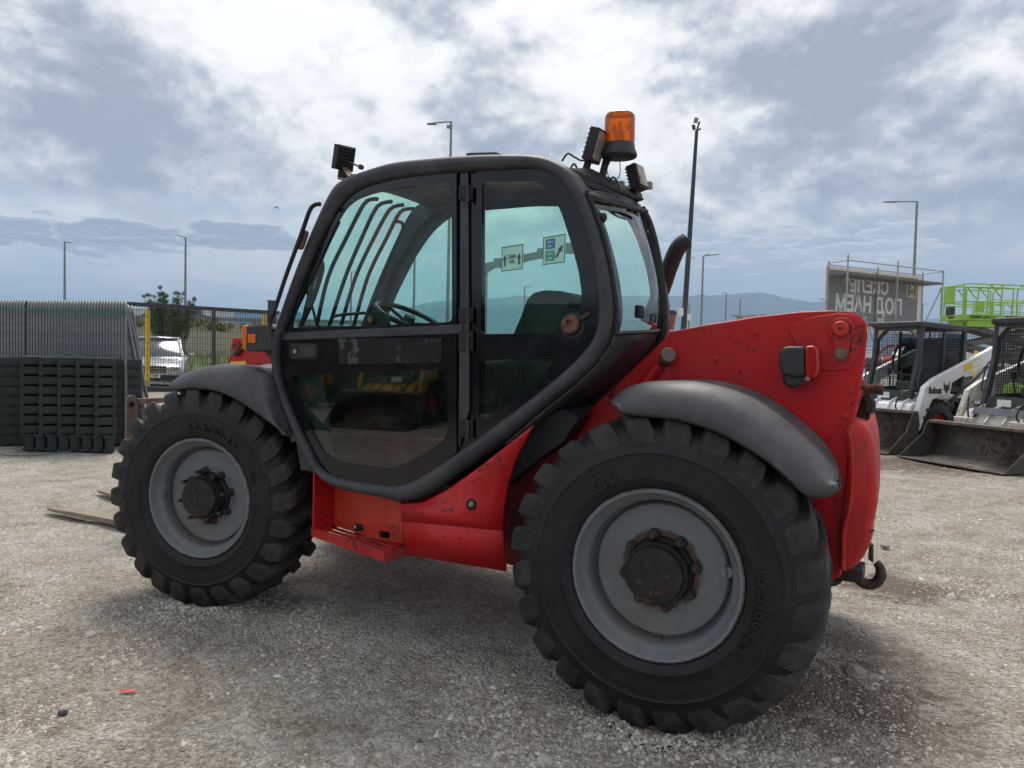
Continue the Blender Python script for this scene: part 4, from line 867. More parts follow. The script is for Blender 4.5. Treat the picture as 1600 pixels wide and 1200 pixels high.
# gravel: loose stones of every size over the sheet
sm = bpy.data.materials.new('stones'); sm.use_nodes = True; t = NT(sm.node_tree); b = t.n['Principled BSDF']
g_ = t.node('ShaderNodeNewGeometry').outputs['Random Per Island']
t.set(b, 'Base Color', t.ramp(g_, [(0, (.22, .185, .15)), (.25, (.35, .305, .25)), (.55, (.44, .395, .335)), (.85, (.53, .495, .44)), (1., (.66, .64, .60))])); t.set(b, 'Roughness', .9); t.set(b, 'Specular IOR Level', .2); MATS['stones'] = sm
def stone_field(n, rfun, seed):
    r_ = np.random.default_rng(seed)
    # sample in polar coordinates about the viewer so that near ground is densest
    px = r_.uniform(-350, 1950, n); q = r_.uniform(0, 1, n); D = 2.2 * (15. / 2.2) ** (q ** 1.05)
    fwh = np.array([fw.x, fw.y]); fwh /= np.linalg.norm(fwh); rth = np.array([-fwh[1], fwh[0]]) * -1
    X = CAM.x + fwh[0] * D + rth[0] * (px - 800) / FPX * D; Y = CAM.y + fwh[1] * D + rth[1] * (px - 800) / FPX * D
    cl = np.sin(X * 2.3 + 1.7 * np.sin(Y * 1.9)) * np.sin(Y * 2.9 + 1.3 * np.sin(X * 3.1)) + .5 * np.sin(X * 6.1 + Y * 4.7)
    keep = r_.uniform(0, 1, n) < np.clip(.42 + .55 * cl, .07, 1); X, Y, D, cl = X[keep], Y[keep], D[keep], cl[keep]; m_ = len(X)
    r0 = rfun(r_, m_, D) * (1 + .35 * np.clip(cl, 0, 1))
    base_ = np.array([[1, 0, 0], [.31, .95, 0], [-.81, .59, 0], [-.81, -.59, 0], [.31, -.95, 0], [.25, .3, .75], [-.45, .1, .7], [.1, -.5, .72]])
    fs = np.array([[0, 1, 5], [1, 2, 6], [1, 6, 5], [2, 3, 6], [3, 4, 7], [3, 7, 6], [4, 0, 7], [0, 5, 7], [5, 6, 7]])
    V = base_[None] * (1 + r_.uniform(-.3, .3, (m_, 8, 1))); a = r_.uniform(0, 6.28, m_)
    V = V * np.stack([r0 * r_.uniform(.8, 1.3, m_), r0 * r_.uniform(.6, 1., m_), r0 * r_.uniform(.5, .95, m_)], -1)[:, None]
    ca, sa = np.cos(a)[:, None], np.sin(a)[:, None]
    V = np.stack([V[..., 0] * ca - V[..., 1] * sa, V[..., 0] * sa + V[..., 1] * ca, V[..., 2]], -1)
    V[..., 0] += X[:, None]; V[..., 1] += Y[:, None]; V[..., 2] += gh(X, Y)[:, None] - .001
    F_ = (fs[None] + 8 * np.arange(m_)[:, None, None]).reshape(-1, 3)
    return V.reshape(-1, 3), F_
v1, f1 = stone_field(165000, lambda r_, m_, D: .0020 + .0011 * D ** .5 + .0045 * r_.uniform(0, 1, m_) ** 4, 1)
v2, f2 = stone_field(20000, lambda r_, m_, D: .006 + .010 * r_.uniform(0, 1, m_) ** 3, 2)
v3, f3 = stone_field(700, lambda r_, m_, D: .012 + .016 * r_.uniform(0, 1, m_) ** 2, 3)
def stone_heap(n, cx, cy, sx, sy, seed):        # stones pressed out round a tyre
    r_ = np.random.default_rng(seed); a = r_.uniform(0, 6.28, n); q_ = 1 + np.abs(r_.normal(0, .45, n)); X = cx + sx * q_ * np.cos(a); Y = cy + sy * q_ * np.sin(a)
    base_ = np.array([[1, 0, 0], [.31, .95, 0], [-.81, .59, 0], [-.81, -.59, 0], [.31, -.95, 0], [.25, .3, .75], [-.45, .1, .7], [.1, -.5, .72]]); fs = np.array([[0, 1, 5], [1, 2, 6], [1, 6, 5], [2, 3, 6], [3, 4, 7], [3, 7, 6], [4, 0, 7], [0, 5, 7], [5, 6, 7]])
    r0 = .004 + .009 * r_.uniform(0, 1, n) ** 3; V = base_[None] * (1 + r_.uniform(-.3, .3, (n, 8, 1))) * r0[:, None, None]; V[..., 0] += X[:, None]; V[..., 1] += Y[:, None]; V[..., 2] += (gh(X, Y) + .012 * np.exp(-((q_ - 1.1) / .25) ** 2))[:, None]
    return V.reshape(-1, 3), (fs[None] + 8 * np.arange(n)[:, None, None]).reshape(-1, 3)
parts_ = [(v1, f1), (v2, f2), (v3, f3), stone_heap(2600, 0, .19, .17, .25, 5), stone_heap(2600, -2.613, .19, .17, .25, 6)]
o_ = 0; vs_ = []; fs_ = []
for v_s, f_s in parts_: vs_.append(v_s); fs_.append(f_s + o_); o_ += len(v_s)
GR = np_mesh('gravel', np.concatenate(vs_), np.concatenate(fs_), 'stones'); tag(GR, kind='stuff')
GR['label'] = 'loose pale gravel and small stones scattered over the yard'; GR['category'] = 'gravel'
def rock(px, py, w_px, label, mat='concrete', seed=1, name='stone', h=.6):
    c = gz(px, py); r_ = w_px / FPX * (c - CAM).dot(fw) / 2; rg = random.Random(seed); bb = bmesh.new(); bmesh.ops.create_icosphere(bb, subdivisions=2, radius=r_)
    for v in bb.verts:
        k_ = 1 + rg.uniform(-.16, .16); v.co = Vector((v.co.x * k_, v.co.y * k_ * .8, v.co.z * k_ * h))
    me = bpy.data.meshes.new(name); bb.to_mesh(me); bb.free(); me.materials.append(MATS[mat]); o = bpy.data.objects.new(name, me); COL.objects.link(o); o.location = (c.x, c.y, r_ * h * .35); o.rotation_euler.z = rg.uniform(0, 3)
    return tag(o, label, 'stone')
pm('stone_pale', (.30, .27, .235), .9, var=.2, vscale=30, bump=.5, bscale=60); pm('stone_dark', (.06, .065, .075), .8, var=.2, bump=.4)
rock(1337, 1056, 42, 'large pale angular stone lying to the right of the rear wheel', 'stone_pale', 3)
rock(98, 1115, 15, 'dark blue-grey pebble on the gravel at the lower left', 'stone_dark', 5)
rock(578, 1045, 13, 'pale stone alone on bare grit below the front wheel', 'stone_pale', 6)
rock(655, 1152, 15, 'light pebble at the bottom edge just left of centre', 'stone_pale', 8)
rock(1383, 855, 14, 'pale lump beside the tow hook', 'stone_pale', 9)
# red wrapper
wv = gz(200, 1083); wr = MB(); k_ = [(-.034, -.010, .004), (-.01, -.016, .009), (.015, -.012, .005), (.036, -.002, .010), (.034, .012, .006), (.008, .010, .012), (-.014, .008, .006), (-.030, .004, .009)]
cy_, sy_ = math.cos(.0), math.sin(.0)
wr.add([(wv.x + a * .95 , wv.y + b + a * .25, c + .004) for a, b, c in k_], [(0, 1, 6, 7), (1, 2, 5, 6), (2, 3, 4, 5)])
tag(wr.build('wrapper', 'wrapper', None, 0, solid=.0012), 'crumpled red wrapper lying on the gravel', 'litter')

# ================================================================== left: fencing panels, feet, gate, car, embankment
RTH = Vector((rt.x, rt.y, 0)).normalized(); FWH = Vector((fw.x, fw.y, 0)).normalized()
# stacked mobile fence panels seen from their ends
def fence_panel():
    t_ = thing('mobile_fence', 'x', 'mobile fence'); H, L_, r_ = 2.06, 3.3, .0215
    loop = []
    for (cy, cz, a0) in ((.12, .12, 180), (.12, H - .12, 90), (L_ - .12, H - .12, 0), (L_ - .12, .12, -90)):
        for q in range(5): a = R(a0 + (90 - 22.5 * q if False else 0)) if False else R(a0 + 90 - 22.5 * q - 0); loop.append(Vector((0, cy + .12 * math.cos(a), cz + .12 * math.sin(a))))
    with local():
        MB().tube(loop, r_, 8, closed=True).build('frame', 'panel_tube', t_, 60)
        m_ = MB()
        for i in range(1, 16): y = L_ * i / 16; m_.bar((0, y, .05), (0, y, H - .04), .004)
        for i in range(1, 9): z = H * i / 9; m_.bar((0, .03, z), (0, L_ - .03, z), .004)
        m_.build('mesh_infill', 'panel_tube', t_, 0)
    return t_
FP = fence_panel(); first = True; n_p = 42
tow = ray(110, 540); tow = math.atan2(tow.y, tow.x) - math.pi / 2
def ordw(n):
    o_ = ['', 'first', 'second', 'third', 'fourth', 'fifth', 'sixth', 'seventh', 'eighth', 'ninth', 'tenth', 'eleventh', 'twelfth', 'thirteenth', 'fourteenth', 'fifteenth', 'sixteenth', 'seventeenth', 'eighteenth', 'nineteenth']
    return o_[n] if n < 20 else {2: 'twentieth', 3: 'thirtieth', 4: 'fortieth'}[n // 10] if n % 10 == 0 else {2: 'twenty-', 3: 'thirty-', 4: 'forty-'}[n // 10] + o_[n % 10]
words = ['one', 'two', 'three', 'four', 'five', 'six', 'seven', 'eight', 'nine', 'ten']
for i in range(n_p):
    px = 196 - 4.72 * i - (3 if i > 32 else 0); D_ = 10.75 + .012 * i
    o = FP if first else copy_tree(FP); first = False
    c = seen(px, D_); o.location = (c.x, c.y, 0.0); o.rotation_euler = (0, 0, tow + random.uniform(-.003, .003)); o.location.z = .0 + random.uniform(-.006, .006)
    o['group'] = 'galvanised mobile fences racked in a tight row'; o['category'] = 'mobile fence'
    o['label'] = 'upright galvanised mobile fence seen end-on, %s from the right end of the racked row' % ordw(i + 1)
for i, (px, lean, D_) in enumerate([(236, .165, 11.0), (245, .19, 11.3), (229, .14, 11.5), (240, .15, 11.8)]):
    o = copy_tree(FP); c = seen(px, D_); o.location = (c.x, c.y, 0); o.rotation_euler = (0, -lean, tow)
    o['group'] = 'galvanised mobile fences leaning at the end of the row'; o['category'] = 'mobile fence'
    o['label'] = 'galvanised mobile fence leaning at the right end, %s' % ['nearest of the leaning ones', 'furthest to the right', 'steepest of the leaning ones', 'furthest back of the leaning ones'][i]
def pband(pts, D_, w_, name, label, cat='strap', mat='strap_green', th=.004):
    P_ = [dist(px, py, D_) for px, py in pts]; b = MB(); b.rings([[p + up * w_ / 2 - fw * th, p - up * w_ / 2 - fw * th, p - up * w_ / 2 + fw * th, p + up * w_ / 2 + fw * th] for p in P_], True)
    return tag(b.build(name, mat, None, 0), label, cat)
pband([(0, 482), (41, 483)], 10.66, .024, 'strap', 'green strap round the short left-hand bundle of fence panels'); pband([(44, 485), (110, 487), (196, 489)], 10.66, .024, 'strap', 'green strap running along the long row of fence panels')
# plastic ballast blocks
bw, bh, bl = .248, .128, .68
fr_ = [(-.5, -.5), (-.5, .42), (-.44, .5), (.44, .5), (.5, .42), (.5, -.5), (.34, -.5), (.34, -.32), (.30, -.24), (-.30, -.24), (-.34, -.32), (-.34, -.5)]
def foot():
    b = MB().prism([(x * bw, 0, z * bh) for x, z in fr_], (0, .05, 0)).box((0, bl / 2 + .03, .01), (bw * .96, bl - .06, bh * .92))
    b.prism([(x * bw, -.006, z * bh) for x, z in ((-.33, -.06), (-.33, .22), (.33, .22), (.33, -.06))], (0, .006, 0)); b.box((-.40 * bw, -.004, .1 * bh), (.02, .008, bh * .7)); b.box((.40 * bw, -.004, .1 * bh), (.02, .008, bh * .7))
    o = b.build('ballast_block', 'block', None, 20, bevel=.004); return o
foot0 = foot(); first = True; DB = 10.02
yaw_r = math.atan2(RTH.y, RTH.x)
def place_foot(px, z, D_, label, group, rot=None, sc=None):
    global first
    o = foot0 if first else foot0.copy()
    if not first: COL.objects.link(o)
    first = False
    c = seen(px, D_); o.location = (c.x, c.y, z); o.rotation_euler = rot or (0, 0, tow)
    if sc: o.scale = sc
    return tag(o, label, 'ballast block', group)
ordn = ['leftmost', 'second', 'middle', 'fourth', 'rightmost']
for cidx in range(5):
    for r_ in range(8):
        place_foot(49 + cidx * 29.0 + random.uniform(-.4, .4), .21 + bh * .5 + r_ * (bh + .003), DB + random.uniform(-.012, .012), 'black plastic ballast block, %s column of the front stack, %s layer from the bottom' % (ordn[cidx], words[r_].replace('one', 'first').replace('two', 'second').replace('three', 'third').replace('four', 'fourth').replace('five', 'fifth').replace('six', 'sixth').replace('seven', 'seventh').replace('eight', 'top')), 'black plastic ballast blocks stacked in the front pile')
for i in range(8):
    place_foot(43 + 18.2 * i, .118, DB - .02, 'black ballast block on edge in the bottom row, %s from the left' % ['first', 'second', 'third', 'fourth', 'fifth', 'sixth', 'seventh', 'eighth'][i], 'black ballast blocks on edge under the front pile', rot=(0, R(90), tow), sc=(.9, 1, 1))
def slab_foot(px, D_, z, w_, label, grp):
    b = MB().box((0, 0, 0), (w_, .25, .130)).box((0, -.128, 0), (w_ * .94, .01, .09)); o = b.build('ballast_block', 'block', None, 20, bevel=.012)
    c = seen(px, D_); o.location = (c.x, c.y, z); o.rotation_euler.z = tow; return tag(o, label, 'ballast block', grp)
for r_ in range(9):
    lay = ['bottom', 'second', 'third', 'fourth', 'fifth', 'sixth', 'seventh', 'eighth', 'top'][r_]
    slab_foot(50, 10.62, .085 + r_ * .136, .78, 'black ballast block lying sideways, %s layer of the rear pile, left end' % lay, 'black ballast blocks lying sideways in the rear pile')
    slab_foot(178, 10.80, .085 + r_ * .136, .70, 'black ballast block lying sideways, %s layer of the rear pile, right end' % lay, 'black ballast blocks lying sideways in the rear pile')
slab_foot(114, 10.7, .085 + 8 * .136, .5, 'black ballast block lying sideways on top of the rear pile, in the middle', 'black ballast blocks lying sideways in the rear pile')
pband([(21, 553), (20, 600), (20, 674)], 10.42, .028, 'strap', 'green vertical strap over the left end of the rear pile'); pband([(190, 553), (198, 580), (202, 650)], 10.42, .028, 'strap', 'green vertical strap over the right end of the rear pile')
gs = [gz(*p, .02) for p in [(-5, 708), (20, 712), (60, 711), (100, 706), (114, 702), (116, 698), (112, 697), (90, 700), (70, 702)]]
b = MB().tube(spline(gs, 40), .010, 6); tag(b.build('strap', 'strap_green', None), 'loose green strap looped on the gravel in front of the black blocks', 'strap')
b = MB().tube(spline([dist(*p, 10.25) for p in [(78, 554), (95, 556), (110, 553), (125, 557), (140, 554)]], 24), .008, 6); tag(b.build('strap', 'strap_green', None), 'slack green strap lying along the top of the pile', 'strap')

# sliding gate
GP = Plane(Vector((-20.63, 12.32, 0)), Vector((-18.52, 15.2, 0)))
G = thing('sliding_gate', 'black steel sliding gate with wire mesh infill, behind the fence panels', 'gate', GP.uz(1, 0))
def gbar(a, b_, w_, mat, name, par, off=0.): return MB().bar(GP.at(*a, off), GP.at(*b_, off), w_, w_ * .7).build(name, mat, par, bevel=.005)
gbar((190, 474), (436, 489), .17, 'loader_black', 'top_rail', G); gbar((190, 597), (436, 606), .08, 'galv_dull', 'bottom_rail', G); gbar((190, 606), (436, 616), .24, 'loader_black', 'bottom_beam', G, -.03)
gbar((334, 480), (334, 604), .16, 'loader_black', 'upright', G, .01)
mb = MB(); ul = GP.u(GP.at(192, 540)); ur = GP.u(GP.at(432, 540)); zb_, zt_ = GP.at(300, 602).z, GP.at(300, 482).z; n_ = int(abs(ur - ul) / .075)
for i in range(n_ + 1): u_ = ul + (ur - ul) * i / n_; mb.bar(GP.uz(u_, zb_), GP.uz(u_, zt_), .010)
for i in range(12): z_ = zb_ + (zt_ - zb_) * (i + .5) / 12; mb.bar(GP.uz(ul, z_), GP.uz(ur, z_), .009)
mb.build('mesh_infill', 'loader_black', G, 0)
for (a, b_, lab) in (((231, 484), (231, 612), 'yellow square post behind the black gate, in front of the silver car'), ((413, 491), (413, 616), 'yellow square post behind the gate beside the cab of the red machine')):
    pp = GP.at(*a, -.25); pq = GP.at(b_[0], b_[1], -.25); tag(MB().bar((pp.x, pp.y, pp.z), (pp.x, pp.y, 0), .11, .11, (1, 0, 0)).build('post', 'yellow', None, bevel=.01), lab, 'post')
pp = GP.at(425, 484, .0); tag(MB().bar((pp.x, pp.y, 3.0), (pp.x, pp.y, 0), .2, .2, (1, 0, 0)).box((pp.x, pp.y, 3.02), (.24, .24, .04)).build('gate_post', 'loader_black', None, bevel=.01), 'black steel post at the closing end of the sliding gate', 'post')

# cars: shaped body, glasshouse, wheels
def car(name, label, loc, rz, paint, L_=4.6, W_=1.85, H_=1.65, wagon=True, plate=None):
    t_ = thing(name, label, 'car', loc, rz)
    with local():
        st_ = [(-.5, .30, .50, .80), (-.485, .24, .66, .90), (-.43, .22, .76, .96), (-.28, .22, .93, 1.0), (-.20, .22, .98, 1.), (.0, .22, 1.0, 1.), (.3, .22, 1.02, 1.), (.44, .24, 1.02, .97), (.49, .28, .95, .92), (.5, .36, .8, .86)]
        rings = []
        for (x, zl, zh, wf) in st_:
            w = W_ / 2 * wf; x *= L_; zh = zh * H_ / 1.65
            rings.append([Vector((x, -w * .94, zl)), Vector((x, -w, zl + .12)), Vector((x, -w, (zl + zh) / 2)), Vector((x, -w * .97, zh - .10)), Vector((x, -w * .86, zh)), Vector((x, w * .86, zh)), Vector((x, w * .97, zh - .10)), Vector((x, w, (zl + zh) / 2)), Vector((x, w, zl + .12)), Vector((x, w * .94, zl))])
        b = MB().rings(rings, True); n2 = len(rings[0]); b.f += [tuple(range(n2)), tuple(len(b.v) - n2 + i for i in reversed(range(n2)))]
        body = b.build('body', paint, t_, 40)
        rear = .46 if wagon else .30
        prof = [(-.22, .93), (-.08, 1.0 * 1.6 / 1.0 - .06), (.0, 1.60), (.22, 1.62), (rear - .05, 1.56), (rear + .01, 1.0)]
        rings = []
        for (x, z) in prof:
            z = z * H_ / 1.65; tp = (z - .95) / .7; w = W_ / 2 * (.93 - .17 * tp); rings.append([Vector((x * L_, -w, z)), Vector((x * L_, -w + .06, z + .02)), Vector((x * L_, w - .06, z + .02)), Vector((x * L_, w, z))])
        fl = [Vector((v[0].x, v[0].y, .9 * H_ / 1.65)) for v in rings]; 
        b = MB().rings([[Vector((r_[0].x, r_[0].y * 1.02, .92))] + r_ + [Vector((r_[3].x, r_[3].y * 1.02, .92))] for r_ in rings], False)
        b.build('glasshouse', 'car_glass', t_, 40)
        rp = [(r_[1] + Vector((0, -.03, .008)), r_[2] + Vector((0, .03, .008))) for r_ in rings[1:5]]
        MB().rings([[a, a.lerp(b_, .5) + Vector((0, 0, .03)), b_] for a, b_ in rp], False).build('roof', paint, t_, 60, solid=.03)
        for s_ in (-1, 1):
            MB().bar(rings[0][1 if s_ < 0 else 2] + Vector((0, 0, .01)), rings[1][1 if s_ < 0 else 2], .07, .03).build('pillar', paint, t_)
            MB().box((-.13 * L_, s_ * W_ * .56, 1.02 * H_ / 1.65), (.12, .20, .15)).build('mirror', paint, t_, bevel=.03)
            MB().box((-.487 * L_, s_ * W_ * .34, .66), (.14, .34, .16)).build('headlight', 'chrome', t_, bevel=.03)
            MB().box((.495 * L_, s_ * W_ * .36, .80), (.08, .24, .16)).build('tail_light', 'lens_red', t_, bevel=.02)
            for x in (-.30, .30): 
                wh = MB().lathe([(.0, -.02), (.20, -.02), (.21, .0), (.32, .0), (.34, .03), (.34, .2), (.3, .22)], 24, (x * L_, 0, .34)).xf(Matrix.Translation((0, -s_ * 0, 0)) @ Matrix.Scale(1 if s_ < 0 else -1, 4, (0, 1, 0)) @ Matrix.Translation((0, -W_ / 2 + .01, 0))); wh.build('wheel', 'rubber', t_)
        g = MB().box((-.497 * L_, 0, .64), (.05, W_ * .42, .24)); g.build('grille', 'ink', t_, bevel=.02)
        for q in range(4): MB().box((-.505 * L_, 0, .56 + .055 * q), (.03, W_ * .40, .016)).build('grille_bar', 'chrome', t_)
        MB().box((-.500 * L_, 0, .36), (.04, W_ * .8, .16)).build('air_intake', 'ink', t_, bevel=.02)
        if plate:
            pl_ = MB().box((-.512 * L_, 0, .40), (.012, .52, .12)).build('number_plate', 'plate_white', t_, bevel=.003)
            x_ = -.512 * L_ - .008; tb = text_mb(plate, .115, .002, .004); tb.xf(Matrix.Translation((x_, 0, .40)) @ Matrix.Rotation(-math.pi / 2, 4, 'Z')).build('plate_lettering', 'ink', pl_, 0)
    return t_
rv = ray(244, 560); c = seen(246, 28.3); car('parked_car', 'silver estate car parked head-on behind the black gate', (c.x, c.y, .0), math.atan2(rv.y, rv.x) + R(-4), 'silver_car', 4.9, 2.12, 1.80, plate='B OCEI')
# embankment, highway, barrier
EB = lambda px, D_, z: seen(px, D_, z)
pm('soil', (.065, .052, .036), .95, var=.4, vscale=1.2, spots=(.05, .075, .02), spot_scale=3, spot_thr=.52, bump=.6, bscale=5); pm('verge', (.085, .11, .035), .95, var=.4, vscale=.8, spots=(.15, .13, .06), spot_scale=2, spot_thr=.58, bump=.6, bscale=8)
rg = random.Random(4); rows = []
for (D_, z_) in ((30.5, -.02), (33, .35), (37, .95), (42, 1.7), (48, 2.35), (54, 2.95), (60, 3.35), (62, 3.42), (81.5, 3.42), (92, -.05)):
    rows.append([EB(px, D_, -.03 + (z_ + .03) * min(1, max(0, (700 - px) / 90)) + (rg.uniform(-.10, .10) if 31 < D_ < 58 and px < 600 else 0)) for px in range(-84, 712, 12)])
tag(MB().rings(rows[:3], False).build('verge', 'verge', None, 60), kind='structure'); tag(MB().rings([[p + Vector((0, 0, .0)) for p in r_] for r_ in rows[2:]], False).build('embankment', 'soil', None, 60), kind='structure')
tag(MB().prism([EB(-80, 62, 3.46), EB(612, 62, 3.46), EB(612, 80, 3.46), EB(-80, 80, 3.46)], (0, 0, -.6)).build('highway', 'asphalt', None, 0), kind='structure')
rl = MB().bar(EB(-80, 62.2, 3.75), EB(606, 62.2, 3.75), .25, .34); RL = tag(rl.build('guard_rail', 'galv_dull', None), 'grey guard rail along the edge of the raised highway', 'guard rail')
tag(MB().bar(EB(-80, 81, 4.35), EB(366, 81, 4.35), .2, 2.1).build('noise_barrier', 'barrier_white', None), 'white noise barrier beyond the highway', 'barrier')
tag(MB().bar(EB(366.3, 81, 4.35), EB(470, 81, 4.35), .2, 2.1).build('noise_barrier', 'barrier_blue', None), 'pale blue noise barrier beyond the highway, next to the white one', 'barrier')
c = seen(286, 72, 3.45); car('driving_car', 'dark estate car driving left on the raised highway behind the young tree', c, math.atan2(RTH.y, RTH.x), 'dark_car', 4.8, 1.9, 1.6)
c = seen(236, 77, 3.45); car('driving_car', 'pale car ahead of the dark one on the raised highway, mostly behind the tree', c, math.atan2(RTH.y, RTH.x), 'silver_car', 4.2, 1.8, 1.35, wagon=False)

# foliage
def leaf_mat(name, a, b_, c_):
    m_ = bpy.data.materials.new(name); m_.use_nodes = True; t = NT(m_.node_tree); b = t.n['Principled BSDF']
    g = t.node('ShaderNodeNewGeometry').outputs['Random Per Island']; t.set(b, 'Base Color', t.ramp(g, [(0, a), (.5, b_), (1, c_)])); t.set(b, 'Roughness', .7); t.set(b, 'Specular IOR Level', .3); MATS[name] = m_
leaf_mat('leaf', (.04, .07, .022), (.075, .12, .04), (.13, .19, .065)); leaf_mat('bush_leaf', (.06, .09, .02), (.14, .17, .03), (.34, .33, .04)); leaf_mat('grass_blade', (.06, .13, .02), (.12, .22, .035), (.20, .31, .06))
def leaves(centres, radii, n, size, mat, name, parent, seed=1, upw=0.):
    r_ = np.random.default_rng(seed); centres = np.array([tuple(c) for c in centres]); radii = np.array(radii); k_ = r_.integers(0, len(centres), n)
    d = r_.normal(0, 1, (n, 3)); d /= np.linalg.norm(d, axis=1)[:, None]; P_ = centres[k_] + d * radii[k_][:, None] * (r_.uniform(0, 1, (n, 1)) ** .5)
    u = r_.normal(0, 1, (n, 3)); u[:, 2] += upw; u /= np.linalg.norm(u, axis=1)[:, None]; w = np.cross(u, r_.normal(0, 1, (n, 3))); w /= np.linalg.norm(w, axis=1)[:, None]
    s = size * r_.uniform(.6, 1.3, (n, 1)); V = np.stack([P_ - u * s, P_ + w * s * .38, P_ + u * s, P_ - w * s * .38], 1).reshape(-1, 3)
    return np_mesh(name, V, np.arange(4 * n).reshape(-1, 4), mat, parent)
c = seen(263, 33, .1); TR_ = thing('young_tree', 'young green tree with upswept branches behind the gate', 'tree', c)
tb = MB().tube([c, c + Vector((.03, 0, 1.2)), c + Vector((0, .05, 2.8))], [.07, .05, .035], 8); rg = random.Random(11); cen = []; rad = []
for i in range(80):
    a = rg.uniform(0, 6.28); z0 = rg.uniform(.9, 2.3); out = rg.uniform(.2, 1.15); zt2 = min(4.0 - .4 * out ** 2, z0 + rg.uniform(.8, 1.7))
    p0 = c + Vector((0, 0, z0)); p2 = c + Vector((out * math.cos(a), out * math.sin(a), zt2)); p1 = p0.lerp(p2, .5) + Vector((.15 * math.cos(a), .15 * math.sin(a), -.08)); pts = spline([p0, p1, p2], 7); tb.tube(pts, [.02 - .0022 * q for q in range(7)], 5)
    for q in (2, 3, 4, 5, 6): cen.append(pts[q]); rad.append((.20, .19, .17, .15, .10)[q - 2])
tb.build('trunk', 'tree_bark', TR_); leaves(cen, rad, 26000, .038, 'leaf', 'crown', TR_, 3, .8)
for i, (px, D_, z, w_, lab) in enumerate([(308, 52, 2.9, 2.2, 'yellow-green bush on the embankment between the gate upright and the dark car'), (345, 50, 2.7, 1.2, 'small yellow-flowering bush on the embankment right of the gate upright'), (400, 52, 2.7, 1.6, 'yellow-flowering bush on the embankment nearest the red machine'), (210, 52, 2.8, 1.6, 'yellow-green bush on the embankment left of the young tree'), (385, 33.5, .7, 1.1, 'dark green bush at the foot of the embankment beside the red machine')]):
    c = seen(px, D_, z - .3); o = thing('bush', lab, 'bush', c); rg = random.Random(20 + i); cs = [c + Vector((rg.uniform(-.5, .5) * w_ * 1., rg.uniform(-.5, .5) * w_, rg.uniform(.1, .75) * min(1.2, w_ * .6))) for _ in range(14)]
    leaves(cs, [.28 * w_ ** .5] * 14, 1500, .075, 'bush_leaf' if i < 4 else 'grass_blade', 'foliage', o, 30 + i)
    MB().tube([c + Vector((0, 0, -.1)), c + Vector((.05, 0, .6))], .03, 6).build('stem', 'tree_bark', o)
r_ = np.random.default_rng(9); n = 9000; px = r_.uniform(-60, 700, n); D_ = r_.uniform(30.5, 38, n); z = np.interp(D_, [30.5, 33, 37, 42], [0, .35, .95, 1.7])
base_ = np.array([tuple(seen(a, b)) for a, b in zip(px, D_)]); base_[:, 2] = z - .02; hh = r_.uniform(.15, .5, n) * (.5 + .5 * np.sin(px * .05) ** 2); dx_ = r_.normal(0, .06, (n, 2)); V = np.zeros((n, 3, 3)); V[:, 0] = base_; V[:, 1] = base_; V[:, 2] = base_
V[:, 0, 0] -= .018; V[:, 1, 0] += .018; V[:, 2, :2] += dx_; V[:, 2, 2] += hh
gg = tag(np_mesh('grass', V.reshape(-1, 3), np.arange(3 * n).reshape(-1, 3), 'grass_blade'), 'rough green grass on the verge below the embankment', 'grass', kind='stuff')

# ================================================================== street lamps, sign gantry, floodlight mast
def street_lamp(label, px, ytop, D_, arms, r_=.07, z0=0., extra=None):
    top = dist(px, ytop, D_); t_ = thing('street_lamp', label, 'street lamp', (top.x, top.y, z0))
    MB().tube([(top.x, top.y, z0), (top.x, top.y, top.z)], [r_ * 1.35, r_ * .8], 10).build('pole', 'lamp_pole', t_)
    for (ax_, ay_) in arms:
        e = dist(ax_, ay_, D_); e.z = max(e.z, top.z - .6); d = e - top; n1 = top + d * .62
        MB().tube([top, n1], r_ * .5, 8).build('arm', 'lamp_pole', t_)
        MB().prism([n1 + Vector((0, 0, .05)) + d * 0, n1 + Vector((0, 0, -.05)), e + Vector((0, 0, -.02)), e + Vector((0, 0, .03))], FWH * .25).build('lamp_head', 'lamp_pole', t_, bevel=.02)
    if extra: e = dist(*extra, D_); MB().bar(Vector((top.x, top.y, e.z)), e, .22, .14).build('camera_box', 'lamp_pole', t_, bevel=.02)
    return t_
street_lamp('slim street lamp rising behind the racked fence panels, far left', 101, 378, 86, [(111, 379)], .12, 3.4)
street_lamp('slim street lamp with its head turned left, behind the young tree', 290, 371, 86, [(278, 368)], .12, 3.4)
street_lamp('tall street lamp with a long left arm rising above the cab roof', 705, 190, 39, [(667, 193)], .075, 3.45 - 3.45, (698, 198))
street_lamp('street lamp seen through the door glass beyond the guard bars', 549, 425, 84, [(557, 425)], .10, 0)
street_lamp('street lamp pole seen through the right cab window beside the steering wheel', 649, 340, 60, [(636, 341)], .09, 0)
street_lamp('small street lamp seen through the rear side window under the road signs', 820, 448, 92, [(831, 447)], .10, 0)
street_lamp('double-headed street lamp right of the black floodlight mast', 1099, 400, 66, [(1109, 396), (1125, 397)], .09, 0)
street_lamp('distant street lamp before the mountain with its head turned left', 1135, 458, 105, [(1128, 457)], .10, 0)
street_lamp('distant street lamp before the mountain with its head turned right', 1157, 466, 105, [(1165, 463)], .10, 0)
street_lamp('tall street lamp rising behind the scaffold banner, head turned left', 1433, 315, 50, [(1382, 315)], .09, 0)
street_lamp('far street lamp between the scaffold and the green lift', 1442, 475, 112, [(1451, 475)], .10, 0)
street_lamp('far street lamp whose head peeks out left of the scaffold banner', 1296, 472, 110, [(1282, 466)], .10, 0)
